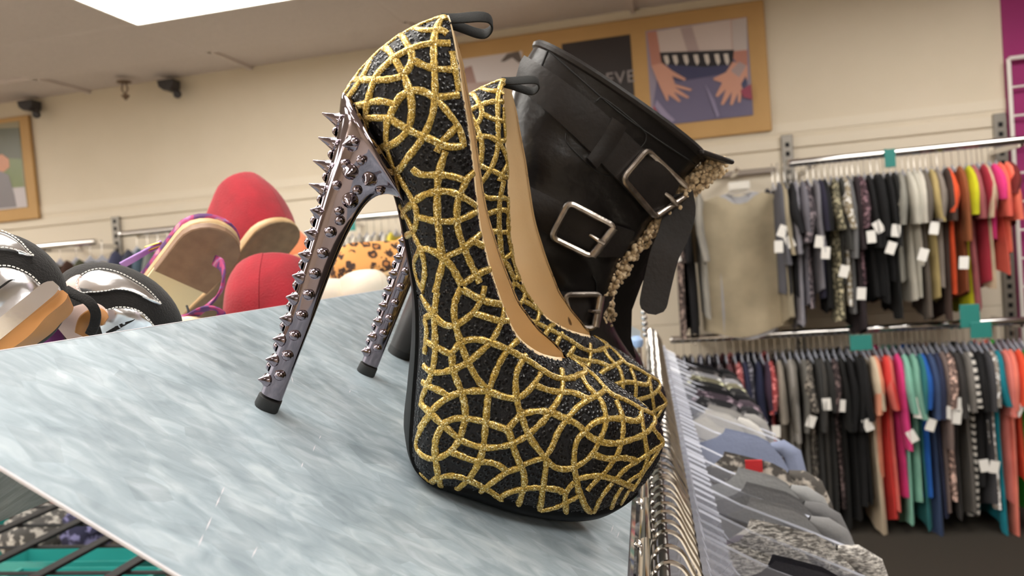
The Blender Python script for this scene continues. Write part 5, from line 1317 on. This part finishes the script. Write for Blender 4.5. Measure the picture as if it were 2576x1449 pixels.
xr2 = at_y(92, 420, DW)[0]; zt2 = at_y(40, 296, DW)[2]; zb2 = at_y(52, 555, DW)[2]
lf = board('tan framed portrait picture at the left edge of the wall', xr2 - 1.1, xr2, zb2, zt2)
add_print(lf, [((120, 132, 84), [(-150, 300), (56, 320), (60, 470), (-150, 480)], KL), ((92, 92, 70), [(-150, 300), (52, 320), (54, 400), (-150, 390)], KL), ((196, 188, 190), [(-150, 490), (62, 470), (70, 520), (-150, 545)], KL), ((206, 140, 104), [(-40, 420), (-20, 395), (5, 388), (22, 400), (24, 420), (10, 432), (-30, 440)], KL), ((130, 124, 128), [(-60, 440), (0, 430), (22, 440), (36, 490), (42, 520), (-60, 530)], KL)],
    YP, [(-160, 320), (50, 318), (70, 522), (-150, 545)], KL, (150, 140, 110))
# ------------------------------------------------------------------ small things at the ceiling
m_cam = pm('dark camera housing', S(62, 60, 64), .5)
def cctv(px, py, lab):
    P = at_y(px, py, DW - .06); P[2] = CEIL - .004; t = thing('security_camera', lab, 'camera', P)
    part(t, 'mount', loft([[(P[0] - w, P[1] - .05, z), (P[0] + w * .8, P[1] - .05, z), (P[0] + w * .5, P[1] + .05, z), (P[0] - w, P[1] + .05, z)] for z, w in ((P[2], .066), (P[2] - .04, .058), (P[2] - .066, .024))]), m_cam)
    q = P + np.array([.062, -.03, -.10]); part(t, 'eye', lathe([(.001, -.026), (.018, -.022), (.026, -.005), (.026, .008), (.018, .022), (.001, .026)], q, (.3, -.8, -.4), 14), m_cam)
    part(t, 'neck', tube([P + np.array([.03, -.01, -.07]), q], .014, 8), m_cam)
cctv(430, 212, 'dark security camera at the ceiling edge right of the sprinkler')
cctv(80, 272, 'dark security camera at the ceiling edge above the left picture')
P = at_z(312, 205, CEIL); t = thing('fire_sprinkler', 'small brass fire sprinkler hanging from the ceiling left of a camera', 'sprinkler', P); m_br = pm('dull brass', S(120, 100, 84), .4, .7)
part(t, 'escutcheon', lathe([(.045, 0), (.045, -.006), (.02, -.014)], P, (0, 0, 1), 16), m_br)
part(t, 'frame', merge(tube([P + np.array([-.012, 0, -.01]), P + np.array([-.022, 0, -.05]), P + np.array([0, 0, -.085])], .005, 6), tube([P + np.array([.012, 0, -.01]), P + np.array([.022, 0, -.05]), P + np.array([0, 0, -.085])], .005, 6)), m_br)
part(t, 'deflector', lathe([(.004, -.085), (.026, -.088), (.026, -.092), (.004, -.12)], P, (0, 0, 1), 12), m_br)
# ------------------------------------------------------------------ wire deck and bins below the display top, lower left
ZD = EYE - .46
d0 = at_z(0, 1407, ZD); d1 = at_z(90, 1440, ZD); deck = thing('wire_shelf', 'black wire grid shelf below the metal top, lower left', 'shelf', (d0[0] + .1, d0[1], ZD))
sp = abs((at_z(0, 1407, ZD) - CP) @ XS - (at_z(172, 1407, ZD) - CP) @ XS); x0 = (d0 - CP) @ XS
gp = lambda x, t, dz=0.0: CP + XS * x + YS * t + np.array([0, 0, ZD - EYE + dz])
for i in range(-3, 6): part(deck, 'flat_bar', box(gp(x0 + i * sp, 1.05), .024, 1.3, .006, [XS, YS, [0, 0, 1.0]], .001), m_black, False)
for k in range(11):
    tt = (at_z(60, 1369, ZD) - CP) @ YS + (k - 7) * .118
    part(deck, 'cross_wire', tube([gp(x0 - 4 * sp, tt, -.006), gp(x0 + 6 * sp, tt, -.006)], .0034, 6), m_black)
def bin_(px, py, w, d, h, lab, z, mat):
    P = at_z(px, py, z); A = np.array([XS, YS, [0, 0, 1.0]]); t = thing('storage_bin', lab, 'bin', P - np.array([0, 0, h]))
    part(t, 'tub', loft([[P + XS * sx * w * k + YS * sy * d * k + np.array([0, 0, zz]) for sx, sy in ((-1, -1), (1, -1), (1, 1), (-1, 1))] for zz, k in ((-h, .85), (-.02, .98), (0, 1.0), (0, .94), (-h * .5, .88))]), mat, False)
    return t
m_bar = m_black
m_bin = pm('teal plastic bin', S(46, 148, 142), .35)
bin_(190, 1392, .17, .045, .14, 'teal plastic bin under the wire shelf, upper one', ZD - .10, m_bin)
bin_(190, 1450, .17, .045, .14, 'teal plastic bin under the wire shelf at the bottom edge', ZD - .10, m_bin)
bin_(-20, 1240, .10, .16, .2, 'teal plastic bin half hidden at the left edge', ZD - .10, m_bin)
def heap(px, py, z, sx, sy, sz, lab, mat, seed):
    P = at_z(px, py, z); rg = np.random.RandomState(seed); rings = []
    for b in np.linspace(-1.35, 1.45, 8):
        rings.append([P + XS * sx * math.cos(b) ** .6 * math.cos(a) + YS * sy * math.cos(b) ** .6 * math.sin(a) + np.array([0, 0, sz * math.sin(b)]) + rg.normal(0, .005, 3) for a in np.linspace(0, 2 * PI, 17)[:16]])
    solo('folded_garment', loft(rings), mat, lab, 'garment')
heap(105, 1335, ZD - .12, .10, .10, .05, 'folded grey and white patterned cloth below the wire shelf', cloth(70, 68, 66, 'mottle'), 1)
heap(228, 1325, ZD - .12, .07, .07, .05, 'folded navy and white cloth below the wire shelf', cloth(40, 40, 66, 'mottle'), 2)
heap(178, 1288, ZD - .12, .05, .05, .05, 'small brick red cloth below the wire shelf', cloth(120, 66, 60), 3)
heap(70, 1262, ZD - .14, .09, .09, .06, 'brown grey folded cloth below the wire shelf', cloth(92, 84, 78), 4)
